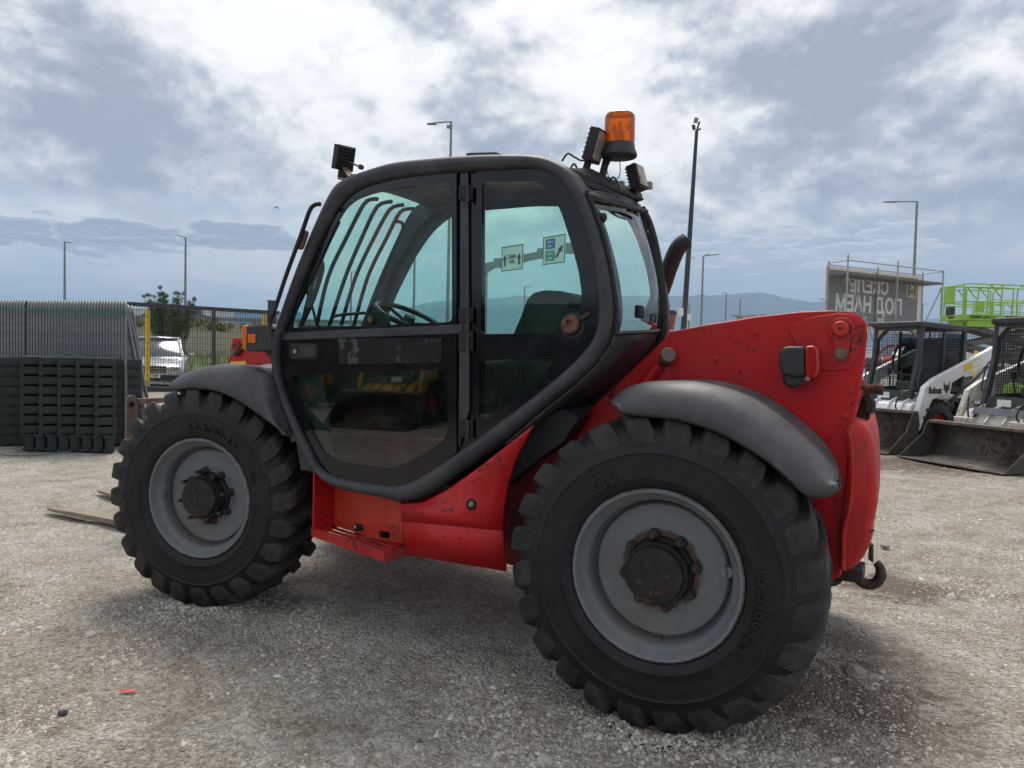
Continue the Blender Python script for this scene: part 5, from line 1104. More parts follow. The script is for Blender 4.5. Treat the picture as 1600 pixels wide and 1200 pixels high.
# gantry
gD0, gD1 = 36., 30.
SP = Plane(seen(757, 36), seen(897, 31)); GA = thing('sign_gantry', 'grey road sign gantry seen through the rear side window of the cab', 'gantry', seen(757, 36))
pt = SP.at(757, 418); MB().tube([(pt.x, pt.y, 0), (pt.x, pt.y, pt.z)], [.20, .16], 12).build('post', 'galv_dull', GA)
a_, b_ = SP.at(752, 418), SP.at(905, 385); MB().bar(a_, b_, .22, .30).build('beam', 'galv_dull', GA, bevel=.02); MB().tube(spline([SP.at(757, 440), SP.at(760, 425), SP.at(778, 413)], 8), .09, 8).build('brace', 'galv_dull', GA)
for (px, py) in ((780, 411), (812, 403), (848, 396), (893, 388)): MB().box(SP.at(px, py), (.42, .30, .42)).build('clamp', 'galv_dull', GA, bevel=.01)
def road_sign(quad, label):
    P_ = [SP.at(*q, .25) for q in quad]; t_ = thing('road_sign', label, 'road sign', sum(P_, Vector()) / 4, 0, None)
    z1 = (P_[0].z + P_[1].z) / 2; z0 = (P_[2].z + P_[3].z) / 2; ua, ub = SP.u((P_[0] + P_[3]) / 2), SP.u((P_[1] + P_[2]) / 2); t_.location = SP.uz((ua + ub) / 2, (z0 + z1) / 2, .25)
    MB().prism([SP.uz(ua, z0, .25), SP.uz(ub, z0, .25), SP.uz(ub, z1, .25), SP.uz(ua, z1, .25)], -SP.n * .04).build('panel', 'sign_white', t_)
    br = MB(); e = .035
    for (u0, u1, v0, v1) in ((ua, ub, z0, z0 + e), (ua, ub, z1 - e, z1), (ua, ua + e, z0 + e, z1 - e), (ub - e, ub, z0 + e, z1 - e)): br.prism([SP.uz(u0, v0, .262), SP.uz(u1, v0, .262), SP.uz(u1, v1, .262), SP.uz(u0, v1, .262)], -SP.n * .008)
    br.build('border', 'ink', t_, 0)
    return t_, ua, ub, z0, z1
def sign_text(t_, body, size, u, z, mat, off=.275, parent=None, squash=1.):
    M_, _ = SP.mat(0, 0); M4 = M_.copy(); M4.translation = SP.uz(u, z, off); return text_mb(body, size, .004, .003, squash=squash).xf(M4).build('lettering', mat, parent or t_, 0)
def sign_poly(pts, ua, ub, z0, z1, off, name, mat, par): return MB().prism([SP.uz(ua + (ub - ua) * a, z0 + (z1 - z0) * b, off) for a, b in pts], -SP.n * .006).build(name, mat, par, 0)
arrow = [(-.035, 0), (-.035, .55), (-.10, .5), (0, 1), (.10, .5), (.035, .55), (.035, 0)]
S1, ua, ub, z0, z1 = road_sign([(785, 387), (818, 380), (816, 420), (783, 425)], 'white road sign with two black arrows hanging left on the gantry')
sign_text(S1, 'София', (z1 - z0) * .22, ua + (ub - ua) * .5, z0 + (z1 - z0) * .56, 'ink', squash=.8); sign_text(S1, 'Sofia', (z1 - z0) * .22, ua + (ub - ua) * .5, z0 + (z1 - z0) * .36, 'ink', squash=.8)
for ac in (.16, .84): sign_poly([(ac + x, .2 + y * .46) for x, y in arrow], ua, ub, z0, z1, .275, 'arrow', 'ink', S1)
S2, ua, ub, z0, z1 = road_sign([(849, 372), (884, 364), (882, 409), (848, 415)], 'white road sign with blue and green destination boxes hanging right on the gantry')
B1 = sign_poly([(.13, .55), (.55, .55), (.55, .90), (.13, .90)], ua, ub, z0, z1, .270, 'blue_box', 'sign_blue', S2); B2 = sign_poly([(.13, .12), (.55, .12), (.55, .47), (.13, .47)], ua, ub, z0, z1, .270, 'green_box', 'sign_green', S2)
hh_ = (z1 - z0)
for (s_, z_, pb) in (('Център', .79, B1), ('Centre', .64, B1), ('Кулата', .37, B2), ('Kulata', .21, B2)): sign_text(S2, s_, hh_ * .125, ua + (ub - ua) * .34, z0 + hh_ * z_, 'sign_white', .280, pb, .72)
ca_, sa_ = math.cos(R(-32)), math.sin(R(-32)); sign_poly([(.76 + (x * ca_ - (y - .5) * .5 * sa_) * 1.1, .42 + (x * sa_ + (y - .5) * .5 * ca_)) for x, y in arrow], ua, ub, z0, z1, .275, 'arrow', 'ink', S2)
# black mast with floodlights
b0, t0 = dist(1060.5, 626, 25), dist(1088.5, 206, 25); FM = thing('floodlight_mast', 'tall leaning black mast with floodlights on top, behind the exhaust pipe', 'mast', b0)
MB().tube([b0 + Vector((0, 0, -.1)), b0.lerp(t0, .5), t0], [.105, .085, .055], 12).build('pole', 'loader_black', FM)
MB().box(dist(1087.5, 188, 25), (.12, .10, .17), Matrix.Rotation(.3, 3, 'Y')).build('floodlight', 'galv_dull', FM, bevel=.01); MB().box(dist(1084, 199, 25), (.09, .12, .16), Matrix.Rotation(-.2, 3, 'Y')).build('floodlight', 'loader_black', FM, bevel=.01); MB().bar(dist(1088, 206, 25), dist(1093, 190, 25), .05).build('bracket', 'loader_black', FM); MB().bar(dist(1086, 206, 25), dist(1095, 201, 25), .05).build('bracket', 'loader_black', FM)
MB().bar(dist(1077, 400, 25), dist(1083, 404, 25), .03).box(dist(1084, 403, 25), (.12, .07, .06)).box(dist(1078, 402, 25), (.06, .06, .14)).build('security_camera', 'plate_white', FM, bevel=.005)
MB().box(dist(1064, 488, 24.8), (.14, .10, .26)).build('junction_box', 'plate_white', FM, bevel=.01)
b0, t0 = dist(1075.5, 600, 29), dist(1077, 476, 29); AP = thing('aerial_post', 'thin grey aerial post with a small white box beside the mast', 'post', (t0.x, t0.y, 0)); MB().tube([(t0.x, t0.y, 0), t0], .03, 8).build('pole', 'lamp_pole', AP); MB().box(dist(1077, 496, 28.9), (.13, .1, .24)).build('white_box', 'plate_white', AP, bevel=.01)
# paper cup on the hood
cp = Vector(at(1045, 508, 1.36)); cp.z = 1.59; CU = thing('paper_cup', 'brown paper cup with a black lid standing on the red hood', 'cup', cp)
MB().lathe([(0, 0), (.028, 0), (.040, .085), (0, .085)], 20, cp, 'z').build('cup', 'cardboard', CU, 30); MB().lathe([(.041, .082), (.042, .092), (.036, .106), (0, .108)], 20, cp, 'z').build('lid', 'loader_black', CU, 30)
# bird
bd = dist(432, 325, 60); bb_ = MB().add([bd + Vector(v) for v in ((-.28, 0, .02), (-.12, .02, .13), (0, 0, .05), (.12, -.02, .10), (.26, .04, -.14), (.1, .0, .02), (0, .1, .0), (-.12, .05, .06))], [(0, 1, 7), (1, 2, 6, 7), (2, 3, 5, 6), (3, 4, 5)]); tag(bb_.build('bird', 'bird_grey', None, 0, solid=.03), 'small dark bird gliding in the sky left of the cab', 'bird')

# ================================================================== right: scaffold with banner, lifts, fence, skid steers
FL_, FR_, BL_ = seen(1319, 34), seen(1468, 37.4), seen(1289, 35.1); SF = Plane(FL_, FR_); dxs = BL_ - FL_; BR_ = FR_ + dxs; SB = Plane(BL_, BR_)
SCF = thing('scaffold', 'galvanised tube scaffold with a plank deck carrying the banner', 'scaffold', FL_); zt = 6.0; zd = 5.35; L2 = (FR_ - FL_).length
def v_(p, z): return Vector((p.x, p.y, z))
for p in (FL_, (FL_ + FR_) / 2, FR_, BL_, (BL_ + BR_) / 2, BR_): MB().tube([v_(p, 0), v_(p, zt + (.22 if p in (FL_, (FL_ + FR_) / 2) else .05))], .036, 8).build('upright', 'galv', SCF)
def stube(a, b, r_=.027, name='rail'): MB().tube([a, b], r_, 6).build(name, 'galv', SCF)
for z in (zt - .02, 3.25, 2.0): stube(v_(FL_, z), v_(FR_, z))
stube(v_(FL_, zt - .02), v_(BL_, zt - .02)); stube(v_(FR_, zt - .02), v_(BR_, zt - .02)); stube(v_(BL_, zt - .1), v_(BR_, zt - .1))
MD = (FL_ + FR_) / 2
stube(v_(FL_, zd - .05), v_(FL_ * .16 + MD * .84, 1.0), .03, 'brace'); stube(v_(FR_, zd - .05), v_(MD * .84 + FR_ * .16, 1.0), .03, 'brace'); stube(v_((BL_ + BR_) / 2, zd), v_((BL_ + BR_) / 2, .2), .03, 'brace')
ov = (BL_ - FL_).normalized() * .06; dk = MB()
for i in range(3):
    a = FL_.lerp(BL_, i / 3 + .02); b = FL_.lerp(BL_, (i + 1) / 3 - .02); o_ = FR_ - FL_; dk.prism([v_(a, zd), v_(b, zd), v_(b + o_, zd), v_(a + o_, zd)], (0, 0, .09))
dk.build('deck', 'lift_grey', SCF)
for p in (FL_, MD, FR_): MB().tube([v_(p, zd - .02), v_(p.lerp(FL_, 0) + (BL_ - FL_) * .16, zd - .30), v_(p, zd - .42)], .022, 6).build('deck_bracket', 'galv', SCF)
# banner behind the scaffold: we see its back, so its words read backwards
bu0 = SB.u(SB.at(1291, 470)); bu1 = SB.u(SB.at(1440, 470)) ; bz1 = (SB.at(1293, 414).z + SB.at(1440, 433).z) / 2; bz0 = SB.at(1300, 516).z
BN = thing('banner', 'large grey advertising banner seen from behind, its words mirrored', 'banner', SB.uz(bu0, bz0, -.06))
def bq(a0, a1, c0, c1, off, name, mat, th=.01): return MB().prism([SB.uz(bu0 + (bu1 - bu0) * a0, bz0 + (bz1 - bz0) * c0, off), SB.uz(bu0 + (bu1 - bu0) * a1, bz0 + (bz1 - bz0) * c0, off), SB.uz(bu0 + (bu1 - bu0) * a1, bz0 + (bz1 - bz0) * c1, off), SB.uz(bu0 + (bu1 - bu0) * a0, bz0 + (bz1 - bz0) * c1, off)], -SB.n * th).build(name, mat, BN, 0)
bq(0, 1, 0, 1, -.06, 'cloth', 'banner_tan'); bq(.012, .965, .10, .955, -.054, 'print', 'banner_grey', .004)
bq(.0, .965, .0, .09, -.054, 'lower_strip', 'banner_letter', .004)
H1 = bz1 - bz0
def bt(body, px, py, size, mat='banner_letter', mirror=True, bold=.012, squash=1., name='lettering'):
    c = SB.at(px, py, -.045); M_, _ = SB.mat(0, 0); M4 = M_.copy(); M4.translation = c; return text_mb(body, size, .004, bold, mirror=mirror, squash=squash).xf(M4).build(name, mat, BN, 0)
pxm = 37. / FPX
bt('СКЕЛЕ', 1359, 449, 29 * pxm, bold=.03, squash=.95); bt('ПОД НАЕМ', 1359, 478, 33 * pxm, bold=.03, squash=.88); bt('00.25', 1376, 500, 8 * pxm, squash=.9); bt('П', 1351, 499, 9 * pxm)
bt('TEX', 1361, 508, 8 * pxm, 'ink', False, .01, name='lettering')
# emblem: rounded frame with a slanted R
lc = [(1416, 463), (1419, 437), (1433, 439), (1431, 465)]; fr2 = rounded([SB.at(*p, -.045) for p in lc], 3, .9); MB().tube(fr2, .03, 6, closed=True).build('emblem_frame', 'banner_tan', BN); bt('R', 1425, 448, 18 * pxm, 'banner_tan', True, .015, name='emblem_letter'); bt('RENT', 1424, 461, 4.5 * pxm, 'banner_tan', True, .005, .9, name='emblem_word')

# scissor lifts
def scissor_lift(label, loc, rz, L_=3.6, Wd=1.15, zd=2.95, text=True):
    t_ = thing('scissor_lift', label, 'scissor lift', loc, rz)
    with local():
        # x along the platform, camera side is -y
        dk = MB().box((L_ / 2, 0, zd + .08), (L_, Wd, .20)).build('platform', 'green_lift', t_, bevel=.01)
        MB().box((L_ / 2 + .12, 0, zd - .12), (L_ - .25, Wd - .08, .24)).build('extension_deck', 'green_lift', t_, bevel=.01)
        rg_ = MB(); r_ = .024
        for s_ in (-1, 1):
            y = s_ * Wd / 2; rg_.tube([(0, y, zd + .15), (0, y, zd + 1.18)], r_, 8).tube(spline([(0.0, y, zd + 1.05), (.03, y, zd + 1.17), (.14, y, zd + 1.22), (1.6, y, zd + 1.22), (L_, y, zd + 1.22)], 24), r_, 8).tube([(0, y, zd + .62), (L_, y, zd + .62)], r_, 6)
            y2 = y * .93; rg_.tube(spline([(.10, y2, zd + .15), (.10, y2, zd + 1.05), (.22, y2, zd + 1.11), (1.7, y2, zd + 1.11), (1.82, y2, zd + 1.0), (1.82, y2, zd + .15)], 40), r_ * .9, 8).tube([(.1, y2, zd + .52), (1.82, y2, zd + .52)], r_ * .8, 6)
            rg_.tube([(.92, y2, zd + .15), (.92, y2, zd + 1.1)], r_ * .9, 6).tube([(.60, y2, zd + 1.1), (.92, y2, zd + .72)], r_ * .9, 6)
            rg_.tube([(1.36, y, zd + .15), (1.40, y, zd + 1.2)], r_, 6).tube([(.98, y, zd + 1.2), (1.34, y, zd + .80)], r_, 6)
            rg_.tube(spline([(L_, y, zd + .15), (L_, y, zd + 1.05), (L_ - .1, y, zd + 1.2)], 10), r_, 6); rg_.tube(spline([(1.95, y, zd + .15), (1.95, y, zd + 1.0), (2.05, y, zd + 1.16), (2.3, y, zd + 1.22)], 16), r_, 6)
        for z in (1.18, .62): rg_.tube([(0, -Wd / 2, zd + z), (0, Wd / 2, zd + z)], r_, 6)
        rg_.build('guard_rail', 'green_lift', t_); MB().box((.0, .12, zd + .88), (.03, .55, .62)).build('gate_panel', 'green_lift', t_, bevel=.02); MB().box((.06, .15, zd + .32), (.2, .25, .3)).build('control_box', 'loader_black', t_, bevel=.02)
        for s_ in (-1, 1):
            for (a, b_) in (((.25, .75), (L_ - .6, 1.45)), ((L_ - .4, .75), (.4, 1.45)), ((.4, 1.45), (L_ - .5, 2.1)), ((L_ - .6, 1.45), (.3, 2.1)), ((.3, 2.1), (L_ - .4, 2.8)), ((L_ - .5, 2.1), (.2, 2.8))): MB().bar((a[0], s_ * .38, a[1]), (b_[0], s_ * .38, b_[1]), .07, .17).build('scissor_arm', 'lift_grey', t_, bevel=.005)
        MB().box((L_ / 2, 0, .5), (L_ * .95, Wd * .9, .45)).build('chassis', 'green_lift', t_, bevel=.03)
        for x in (.5, L_ - .6):
            for s_ in (-1, 1): MB().lathe([(0, -.1), (.2, -.1), (.32, -.08), (.34, 0), (.32, .1)], 20, (x, s_ * Wd * .48, .34)).build('wheel', 'rubber', t_)
        if text:
            text_mb('ZS0812AC-Li', .135, .004, .004, squash=1.35).xf(Matrix.Translation((.75, -Wd / 2 - .006, zd + .09))).build('lettering', 'ink', dk, 0); text_mb('ZOOMLION', .135, .004, .012, squash=1.15).xf(Matrix.Translation((1.98, -Wd / 2 - .006, zd + .09))).build('lettering', 'ink', dk, 0)
            text_mb('ZS0812', .10, .004, .004).xf(Matrix.Translation((-.006, 0, zd + .09)) @ Matrix.Rotation(-math.pi / 2, 4, 'Z')).build('lettering', 'ink', dk, 0)
    return t_
yr = math.atan2(RTH.y, RTH.x)
c = seen(1499, 26.0); scissor_lift('bright green scissor lift with railed platform behind the wire fence', (c.x + FWH.x * .6, c.y + FWH.y * .6, 0), yr + R(4), 3.9, 1.2, 2.98)
c = seen(1530, 41); scissor_lift('smaller-looking green scissor lift standing further back behind the first', (c.x, c.y, 0), yr + R(14), 3.6, 1.15, 3.7, False)

# wire fence on the right
FP1, FP2 = seen(1325, 25), seen(1640, 24); RFp = Plane(FP1, FP2); WF_ = thing('wire_fence', 'dark welded wire fence behind the white loaders', 'fence', FP1); mb = MB(); n_ = int(RFp.L / .075)
for i in range(n_): u_ = i * .075; mb.bar(RFp.uz(u_, .1), RFp.uz(u_, 2.62), .009)
for i in range(13): z_ = .15 + .2 * i; mb.bar(RFp.uz(0, z_), RFp.uz(RFp.L, z_), .009)
mb.build('mesh_infill', 'loader_black', WF_, 0)
for i in range(4): MB().bar(RFp.uz(.3 + i * 2.2, 0, -.05), RFp.uz(.3 + i * 2.2, 2.65, -.05), .07, .07, (1, 0, 0)).build('fence_post', 'loader_black', WF_)
pp = seen(1525, 23.2); tag(MB().bar((pp.x, pp.y, 0), (pp.x, pp.y, 1.85), .11, .11, (1, 0, 0)).build('post', 'yellow', None, bevel=.01), 'yellow square post behind the raised arm of the nearer-left white loader', 'post')
BP1, BP2 = seen(1250, 70), seen(1700, 70)
tag(MB().bar(v_(BP1, 1.4), v_(BP2, 1.4), .2, 2.8).build('noise_barrier', 'barrier_white', None), 'cream wall behind the wire fence and the white loaders', 'barrier'); tag(MB().bar(v_(BP1, 3.3), v_(BP2, 3.3), .2, 1.0).build('noise_barrier', 'barrier_blue', None), 'blue band topping the cream wall behind the white loaders', 'barrier')
c = seen(1408, 38); car('parked_car', 'small red car beyond the wire fence, seen through the loader cab', (c.x, c.y, .9), yr + R(20), 'red_paint', 3.9, 1.7, 1.5)
bq_ = dist(1200, 495, 45); tag(MB().box((bq_.x, bq_.y, bq_.z / 2), (3.2, 2., bq_.z), Matrix.Rotation(yr, 3, 'Z')).prism([bq_ + Vector((-1.9, -1, 0)), bq_ + Vector((1.9, -1, 0)), bq_ + Vector((1.9, 1, 0)), bq_ + Vector((-1.9, 1, 0))], (0, 0, .08)).build('hut', 'concrete', None), 'small flat-topped grey hut peeping over the red machine', 'hut')

# skid steer loaders (front towards -y in their own frame, +x on the viewer's right)
def skid_steer(label, loc, rz, worn=False, paint=None):
    t_ = thing('skid_steer_loader', label, 'skid steer', loc, rz); wp_ = paint or ('white_worn' if worn else 'white_paint')
    with local():
        P3 = lambda pts, x: [Vector((x, y, z)) for y, z in pts]
        MB().prism(P3([(-.85, .30), (-.80, .74), (-.55, .82), (1.15, .90), (1.25, .75), (1.25, .35), (1.0, .22), (-.7, .22)], -.44), (.88, 0, 0)).build('body', wp_, t_, bevel=.02)
        for s_ in (-1, 1):
            xo = .47 * s_
            for y in (-.48, .50):
                w_ = MB().lathe([(.20, .26), (.34, .25), (.40, .22), (.415, .13), (.40, .04), (.34, .01), (.22, .0), (.20, .03)], 28).xf(Matrix.Translation((xo + (.27 * s_), y, .41)) @ Matrix.Rotation(R(90 if s_ > 0 else -90), 4, 'Z')).build('wheel', 'rubber', t_)
                MB().lathe([(.21, .02), (.19, .06), (.12, .09), (.0, .09)], 24).xf(Matrix.Translation((xo + (.27 * s_), y, .41)) @ Matrix.Rotation(R(90 if s_ > 0 else -90), 4, 'Z')).build('rim', 'rim_red', w_)
                lg = MB()
                for i in range(18):
                    a = i * math.pi / 9
                    for q in (0, 1):
                        a2 = a + q * .17; c0 = Vector((xo + s_ * (.02 + .12 * q), y + .415 * math.cos(a2), .41 + .415 * math.sin(a2))); c1 = Vector((xo + s_ * (.14 + .12 * q), y + .41 * math.cos(a2 + (.20 if q == 0 else -.20)), .41 + .41 * math.sin(a2 + (.20 if q == 0 else -.20)))); lg.bar(c0, c1, .035, .05, c0 - Vector((xo, y, .41)))
                lg.build('tread_lug', 'tread', w_)['kind'] = 'stuff'
            # rear upright and lift arm
            xa = .50 * s_
            UP = MB().prism(P3([(.70, .55), (.72, 1.05), (.86, 1.45), (.98, 1.66), (1.10, 1.70), (1.22, 1.55), (1.30, .95), (1.25, .55)], xa), (.11 * s_, 0, 0)).build('rear_upright', wp_, t_, bevel=.015)
            xb_ = .62 * s_
            arm = P3([(1.12, 1.72), (1.00, 1.76), (.86, 1.70), (-.62, 1.19), (-.86, 1.05), (-1.06, .52), (-1.08, .34), (-.94, .34), (-.84, .56), (-.66, .84), (-.45, .90), (-.20, .92), (-.16, 1.12), (.30, 1.30), (.60, 1.36), (1.12, 1.55)], xb_)
            AM = MB().prism(arm, (.09 * s_, 0, 0)).build('lift_arm', wp_, t_, bevel=.01)
            MB().lathe([(0, -.01), (.05, -.01), (.06, 0), (.06, .03)], 16).xf(Matrix.Translation((xb_ + .10 * s_, 1.02, 1.62)) @ Matrix.Rotation(R(90 * s_), 4, 'Z')).build('pivot', 'galv', AM)
            MB().tube([(xb_, .95, 1.40), (xb_, -.05, .80)], .03, 8).build('lift_cylinder', 'steel_dark', AM)
            MB().bar((xa + .05 * s_, -.78, .86), (xa + .05 * s_, 1.0, .90), .10, .05).build('side_rail', wp_, t_, bevel=.005)
            MB().tube(spline([(.44 * s_, -.72, .95), (.50 * s_, -.76, 1.1), (.50 * s_, -.66, 1.45), (.44 * s_, -.60, 1.5)], 16), .012, 6).build('grab_rail', 'loader_black', t_)
        # cab: tubular frame, roof, mesh sides, interior
        cb = MB()
        for s_ in (-1, 1):
            cb.bar((.41 * s_, -.80, .84), (.41 * s_, -.62, 1.55), .07, .09, (0, 1, 0)).bar((.41 * s_, -.62, 1.55), (.41 * s_, -.58, 2.06), .07, .09, (0, 1, 0)).bar((.41 * s_, .56, .90), (.41 * s_, .60, 2.0), .06, .08, (0, 1, 0)).bar((.41 * s_, .02, .9), (.41 * s_, .04, 2.0), .03, .05, (0, 1, 0)).bar((.41 * s_, -.6, .96), (.41 * s_, .58, 1.00), .03, .09)
            cb.prism([(.36 * s_, -.60, 2.06), (.38 * s_, -.60, 1.80), (.12 * s_, -.60, 2.06)], (0, .03, 0))
        cb.bar((-.41, -.60, 2.03), (.41, -.60, 2.03), .05, .10).bar((-.41, .6, 1.6), (.41, .6, 1.6), .04, .6)
        CB = cb.build('cab_frame', 'loader_black', t_, bevel=.006)
        MB().prism([(-.47, -.68, 2.04), (.47, -.68, 2.04), (.47, .64, 2.0), (-.47, .64, 2.0)], (0, 0, .10)).build('cab_roof', 'loader_black', t_, bevel=.03, seg=3)
        for s_ in (-1, 1): MB().prism([(.24 * s_, -.635, 2.0), (.36 * s_, -.635, 2.0), (.37 * s_, -.635, 1.86)], (0, .03, 0)).build('cab_lamp', 'lamp_glass', CB)
        for s_ in (-1, 1):
            ms = MB()
            for i in range(26): y = -.58 + 1.12 * i / 25; ms.bar((.41 * s_, y, .98), (.41 * s_, y + .02, 1.98), .007)
            for i in range(22): z = 1.0 + .98 * i / 21; ms.bar((.41 * s_, -.60, z), (.41 * s_, .56, z), .007)
            ms.build('side_mesh', 'loader_black', CB, 0)
            MB().sheet([(.40 * s_, -.02, 1.0), (.40 * s_, .56, 1.0), (.40 * s_, .56, 1.96), (.40 * s_, -.02, 1.96)]).build('side_glass', 'glass_dark', CB, 0)
        MB().prism(P3([(.15, .95), (.10, 1.10), (-.30, 1.12), (-.32, .98)], -.24), (.48, 0, 0)).prism(P3([(.12, 1.1), (.20, 1.62), (.32, 1.62), (.28, 1.0)], -.24), (.48, 0, 0)).build('seat', 'interior', t_, bevel=.03)
        sb_ = MB().tube(spline([(-.30, .3, 1.7), (-.33, -.1, 1.75), (-.33, -.25, 1.35), (0, -.30, 1.22), (.33, -.25, 1.35), (.33, -.1, 1.75), (.30, .3, 1.7)], 40), .022, 8).build('seat_bar', 'black_matt', t_)
        for s_ in (-1, 1): MB().tube([(.28 * s_, -.35, .9), (.28 * s_, -.40, 1.25)], .012, 6).box((.28 * s_, -.40, 1.28), (.05, .05, .09)).build('control_lever', 'black_matt', t_)
        MB().box((0, .50, 1.25), (.78, .05, .7)).build('rear_panel', 'interior', t_)
        MB().box((0, -.78, .88), (.74, .05, .18)).build('foot_panel', 'interior', t_); MB().box((-.08, -.81, .88), (.22, .01, .10)).build('warning_label', 'plate_white', t_)
        # front: cross member, coupler, bucket
        MB().prism(P3([(-.80, .80), (-.96, .76), (-1.08, .60), (-1.10, .42), (-.95, .40), (-.80, .5)], -.56), (1.12, 0, 0)).build('cross_member', wp_, t_, bevel=.02)
        for x in (-.38, -.12, .16, .40): MB().prism(P3([(-.80, .86), (-.98, .80), (-1.14, .60), (-1.14, .44), (-1.05, .44), (-.95, .68)], x), (.025, 0, 0)).build('coupler_rib', wp_, t_, bevel=.005)
        if worn:
            MB().prism(P3([(-1.0, .80), (-1.06, .71), (-1.075, .715), (-1.015, .81)], -.38), (1.0, 0, 0)).build('grip_strip', 'post_blue', t_)
        MB().tube(spline([(-.5, -1.0, .95), (-.42, -1.1, .75), (-.35, -1.12, .6), (-.30, -1.0, .8)], 16), .014, 6).build('hydraulic_hose', 'black_matt', t_); MB().tube(spline([(.55, -.9, 1.02), (.44, -1.08, .9), (.40, -1.16, .72), (.46, -1.1, .60)], 16), .013, 6).build('hydraulic_hose', 'black_matt', t_)
        MB().tube([(.3, -.75, .62), (.3, -1.12, .42)], .045, 10).tube([(-.3, -.75, .62), (-.3, -1.12, .42)], .045, 10).build('tilt_cylinder', 'steel_dark', t_)
        by, yf = -1.24, -1.95 if not worn else -1.90
        hk = .56 if worn else .66
        bp = [(by - .02, hk), (by, hk - .04), (by + .03, .45), (by + .0, .22), (by - .10, .07), (by - .30, .02), (yf, .012)]
        BK = MB().rings([[Vector((x, y, z)) for y, z in bp] for x in (-.86, .86)], False).build('bucket', 'bucket_steel', t_, 30, solid=.016)
        for s_ in (-1, 1): MB().prism(P3(bp[:7] + [(yf + .02, .05), (yf + .42, .36), (by - .14, hk)], .86 * s_), (.014 * s_, 0, 0)).build('side_plate', 'bucket_steel', BK, bevel=.002)
        MB().bar((-.86, by - .06, hk - .005), (.86, by - .06, hk - .005), .13, .045).build('top_beam', 'steel_worn', BK, bevel=.004); MB().bar((-.87, yf + .03, .018), (.87, yf + .03, .018), .14, .016).build('cutting_edge', 'bucket_steel', BK, bevel=.002)
        for x in (-.45, .45): MB().box((x, by + .12, .5), (.3, .10, .30)).build('coupler_plate', wp_, BK, bevel=.01)
        if not worn and not paint:
            # writing on the arm and the far upright
            Rz = Matrix.Rotation(R(90), 4, 'Z')
            text_mb('Bobcat', .15, .003, .006, squash=.80).xf(Matrix.Translation((.716, -.61, .99)) @ Rz).build('lettering', 'ink', AM, 0)
            hd_ = [(-.09, .10), (-.05, .03), (.0, .045), (.05, .03), (.09, .10), (.075, -.01), (.085, -.06), (.04, -.04), (.03, -.09), (0, -.11), (-.03, -.09), (-.04, -.04), (-.085, -.06), (-.075, -.01)]
            MB().prism([(.714, -.31 + a * .95, 1.05 + b * .95) for a, b in hd_], (.003, 0, 0)).build('cat_head_emblem', 'ink', AM, 0)
            MB().prism([(.714, .16, 1.30), (.714, .62, 1.44), (.714, .60, 1.56), (.714, .14, 1.42)], (.003, 0, 0)).build('warning_label', 'yellow', AM, 0); MB().prism([(.7165, .36, 1.375), (.7165, .60, 1.45), (.7165, .59, 1.54), (.7165, .35, 1.47)], (.002, 0, 0)).build('warning_label', 'plate_white', AM, 0)
            pn = MB().prism([(-.80, .96, .95), (-.52, .96, .95), (-.52, .96, 1.45), (-.66, .96, 1.66), (-.80, .96, 1.55)], (0, .05, 0)).build('tail_panel', wp_, t_, bevel=.01)
            text_mb('S130', .26, .003, .010, squash=.55).xf(Matrix.Translation((-.655, .955, 1.22))).build('lettering', 'ink', pn, 0); MB().box((-.66, .956, 1.03), (.20, .004, .10)).build('red_label', 'rim_red', pn)
    return t_
skid_steer('clean white skid steer loader with black cab, its bucket half hidden by the red machine', (.62, 12.35, 0), R(-33))
skid_steer('worn chipped white skid steer loader with empty steel bucket, cut off at the right edge', (2.38, 10.85, 0), R(-43), True)
# unseen stand-ins added behind the viewer: reflected in panes and gloss, blocking low sky
def container(label, x, y, mat, rz=0.):
    t_ = thing('unseen_container', label, 'container', (x, y, 0), rz)
    with local():
        n_ = 44; b = MB(); prof = []
        for i in range(n_): 
            x0 = -3.0 + 6.0 * i / n_; w = 6.0 / n_; prof += [(x0, 0), (x0 + w * .4, 0), (x0 + w * .5, .035), (x0 + w * .9, .035)]
        b.rings([[Vector((px_, 1.2 - d_, z)) for px_, d_ in prof] for z in (.16, 2.45)], False); b.build('corrugated_side', mat, t_, 0)
        MB().box((0, 0, 1.3), (5.98, 2.28, 2.3)).build('body', mat, t_)
        fr_ = MB()
        for sx in (-1, 1):
            for sy_ in (-1, 1): fr_.box((sx * 3.0, sy_ * 1.16, 1.3), (.14, .14, 2.6))
        for z in (.08, 2.52):
            for sy_ in (-1, 1): fr_.box((0, sy_ * 1.18, z), (5.8, .1, .14))
        fr_.build('frame', mat, t_, bevel=.01)
    return t_
pm('container_blue', (.03, .045, .06), .6, var=.2); pm('container_grey', (.06, .06, .058), .6, var=.2); pm('machine_yellow', (.38, .20, .012), .5, var=.15)
for i, (mt_, nm) in enumerate((('container_grey', 'dark grey'), ('container_green', 'dark green'), ('container_blue', 'dark blue'), ('container_green', 'dark green'), ('container_grey', 'dark grey'), ('container_blue', 'dark blue'))):
    container('%s corrugated container added in an unseen row behind the viewer, %s from its left end' % (nm, ordw(i + 1)), -26 + 6.3 * i, -13.5, mt_)
skid_steer('yellow skid steer loader added unseen behind the viewer in front of the containers', (-8.6, -9.6, 0), R(170), False, 'machine_yellow')
skid_steer('second yellow skid steer loader added unseen behind the viewer, nearer the red machine front', (-13.2, -10.2, 0), R(190), False, 'machine_yellow')
# dark oily earth in front of the buckets
dm = pm('dark_earth', (.055, .045, .038), .9, var=.5, vscale=9, bump=.5, bscale=60)

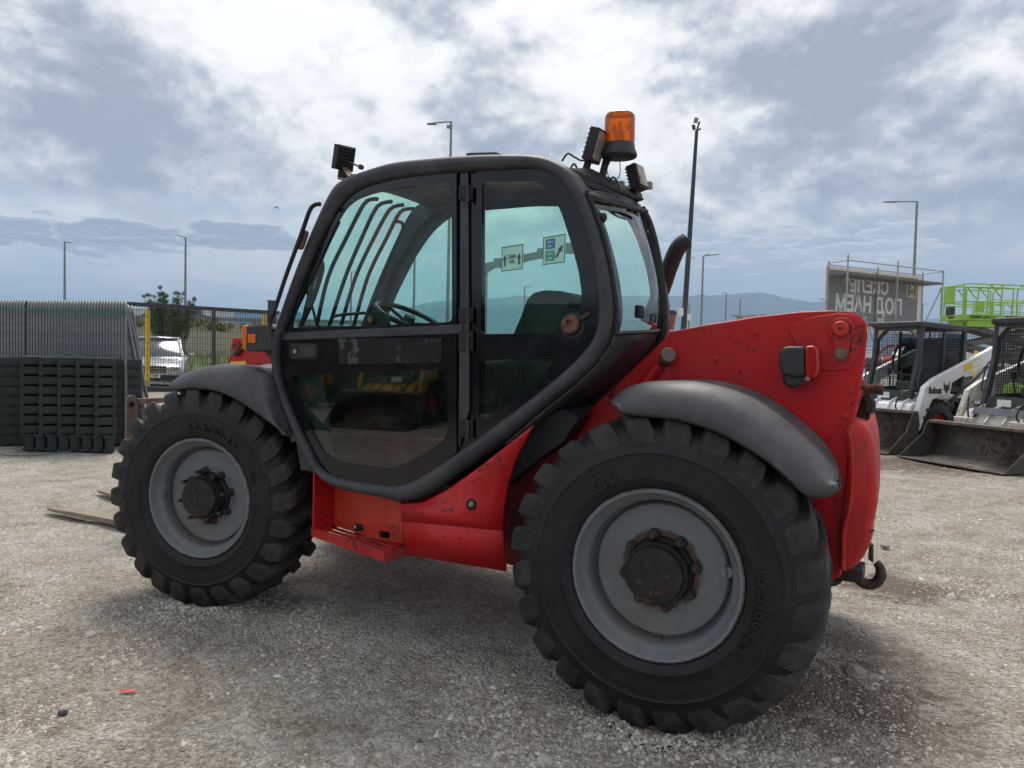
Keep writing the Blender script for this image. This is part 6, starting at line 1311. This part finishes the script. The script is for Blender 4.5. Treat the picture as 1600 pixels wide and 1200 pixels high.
# ================================================================== mountains
def ridge(pts, D_, depth, name, mat):
    P_ = [dist(px, py, D_) for px, py in pts]; P_ = resample(P_, 140); rg = random.Random(5); rows = []
    for k_, (dd, zz_) in enumerate(((-depth, 0.), (-depth * .7, .16), (-depth * .45, .42), (-depth * .2, .76), (0, 1.), (depth * .4, .5), (depth, 0.))):
        rows.append([Vector((p.x + FWH.x * dd + RTH.x * rg.uniform(-60, 60), p.y + FWH.y * dd, max(0, p.z * zz_ * (1 if zz_ in (0, 1.) else 1 + .22 * math.sin(i * .55 + k_ * 1.3) + rg.uniform(-.08, .08))) - (20 if zz_ == 0 else 0))) for i, p in enumerate(P_)])
    return tag(MB().rings(rows, False).build(name, mat, None, 70), kind='structure')
mm = bpy.data.materials.new('mountain'); mm.use_nodes = True; t = NT(mm.node_tree); b = t.n['Principled BSDF']; pos = t.node('ShaderNodeNewGeometry').outputs['Position']
z_ = t.node('ShaderNodeSeparateXYZ', {0: pos}).outputs[2]; nn = t.noise(pos, .0022, 8, .65); snow = t.step(t.math('MULTIPLY_ADD', nn, 900., z_), MSNOW if 'MSNOW' in globals() else 1560., 1640.)
t.set(b, 'Base Color', t.mix(snow, t.ramp(nn, [(.35, (.035, .05, .04)), (.65, (.09, .09, .06))]), (.75, .78, .82))); t.set(b, 'Roughness', 1.); t.set(b, 'Specular IOR Level', 0.); MATS['mountain'] = mm
ridge([(-300, 520), (0, 515), (200, 512), (400, 505), (560, 500), (620, 488), (650, 476), (690, 470), (730, 468), (780, 466), (810, 462), (850, 463), (900, 470), (960, 462), (1040, 462), (1070, 463), (1100, 463), (1125, 461), (1150, 459), (1170, 457), (1185, 458), (1195, 456), (1205, 461), (1230, 466), (1260, 471), (1285, 474), (1330, 485), (1400, 505), (1460, 497), (1500, 508), (1600, 520), (1900, 545)], 11000, 2600, 'mountains', 'mountain')

# ================================================================== air: pale haze between us and the mountains
hz = bpy.data.materials.new('haze'); hz.use_nodes = True; t = NT(hz.node_tree); t.n.clear()
pv = t.node('ShaderNodeVolumePrincipled'); pv.inputs['Density'].default_value = HAZE if 'HAZE' in globals() else 1.15e-4; pv.inputs['Color'].default_value = (.50, .71, .98, 1); pv.inputs['Anisotropy'].default_value = 0.
t.node('ShaderNodeOutputMaterial', {1: pv.outputs[0]}); MATS['haze'] = hz
cx0, cy0 = -3500., 5600.
HB = MB().box((0, 0, 0), (2, 2, 2)); HB.v = [(x * 16000 + cx0, y * 12000 + cy0, (z + 1) * 590 - 40) for x, y, z in HB.v]
tag(HB.build('haze', 'haze', None, 0), kind='stuff')
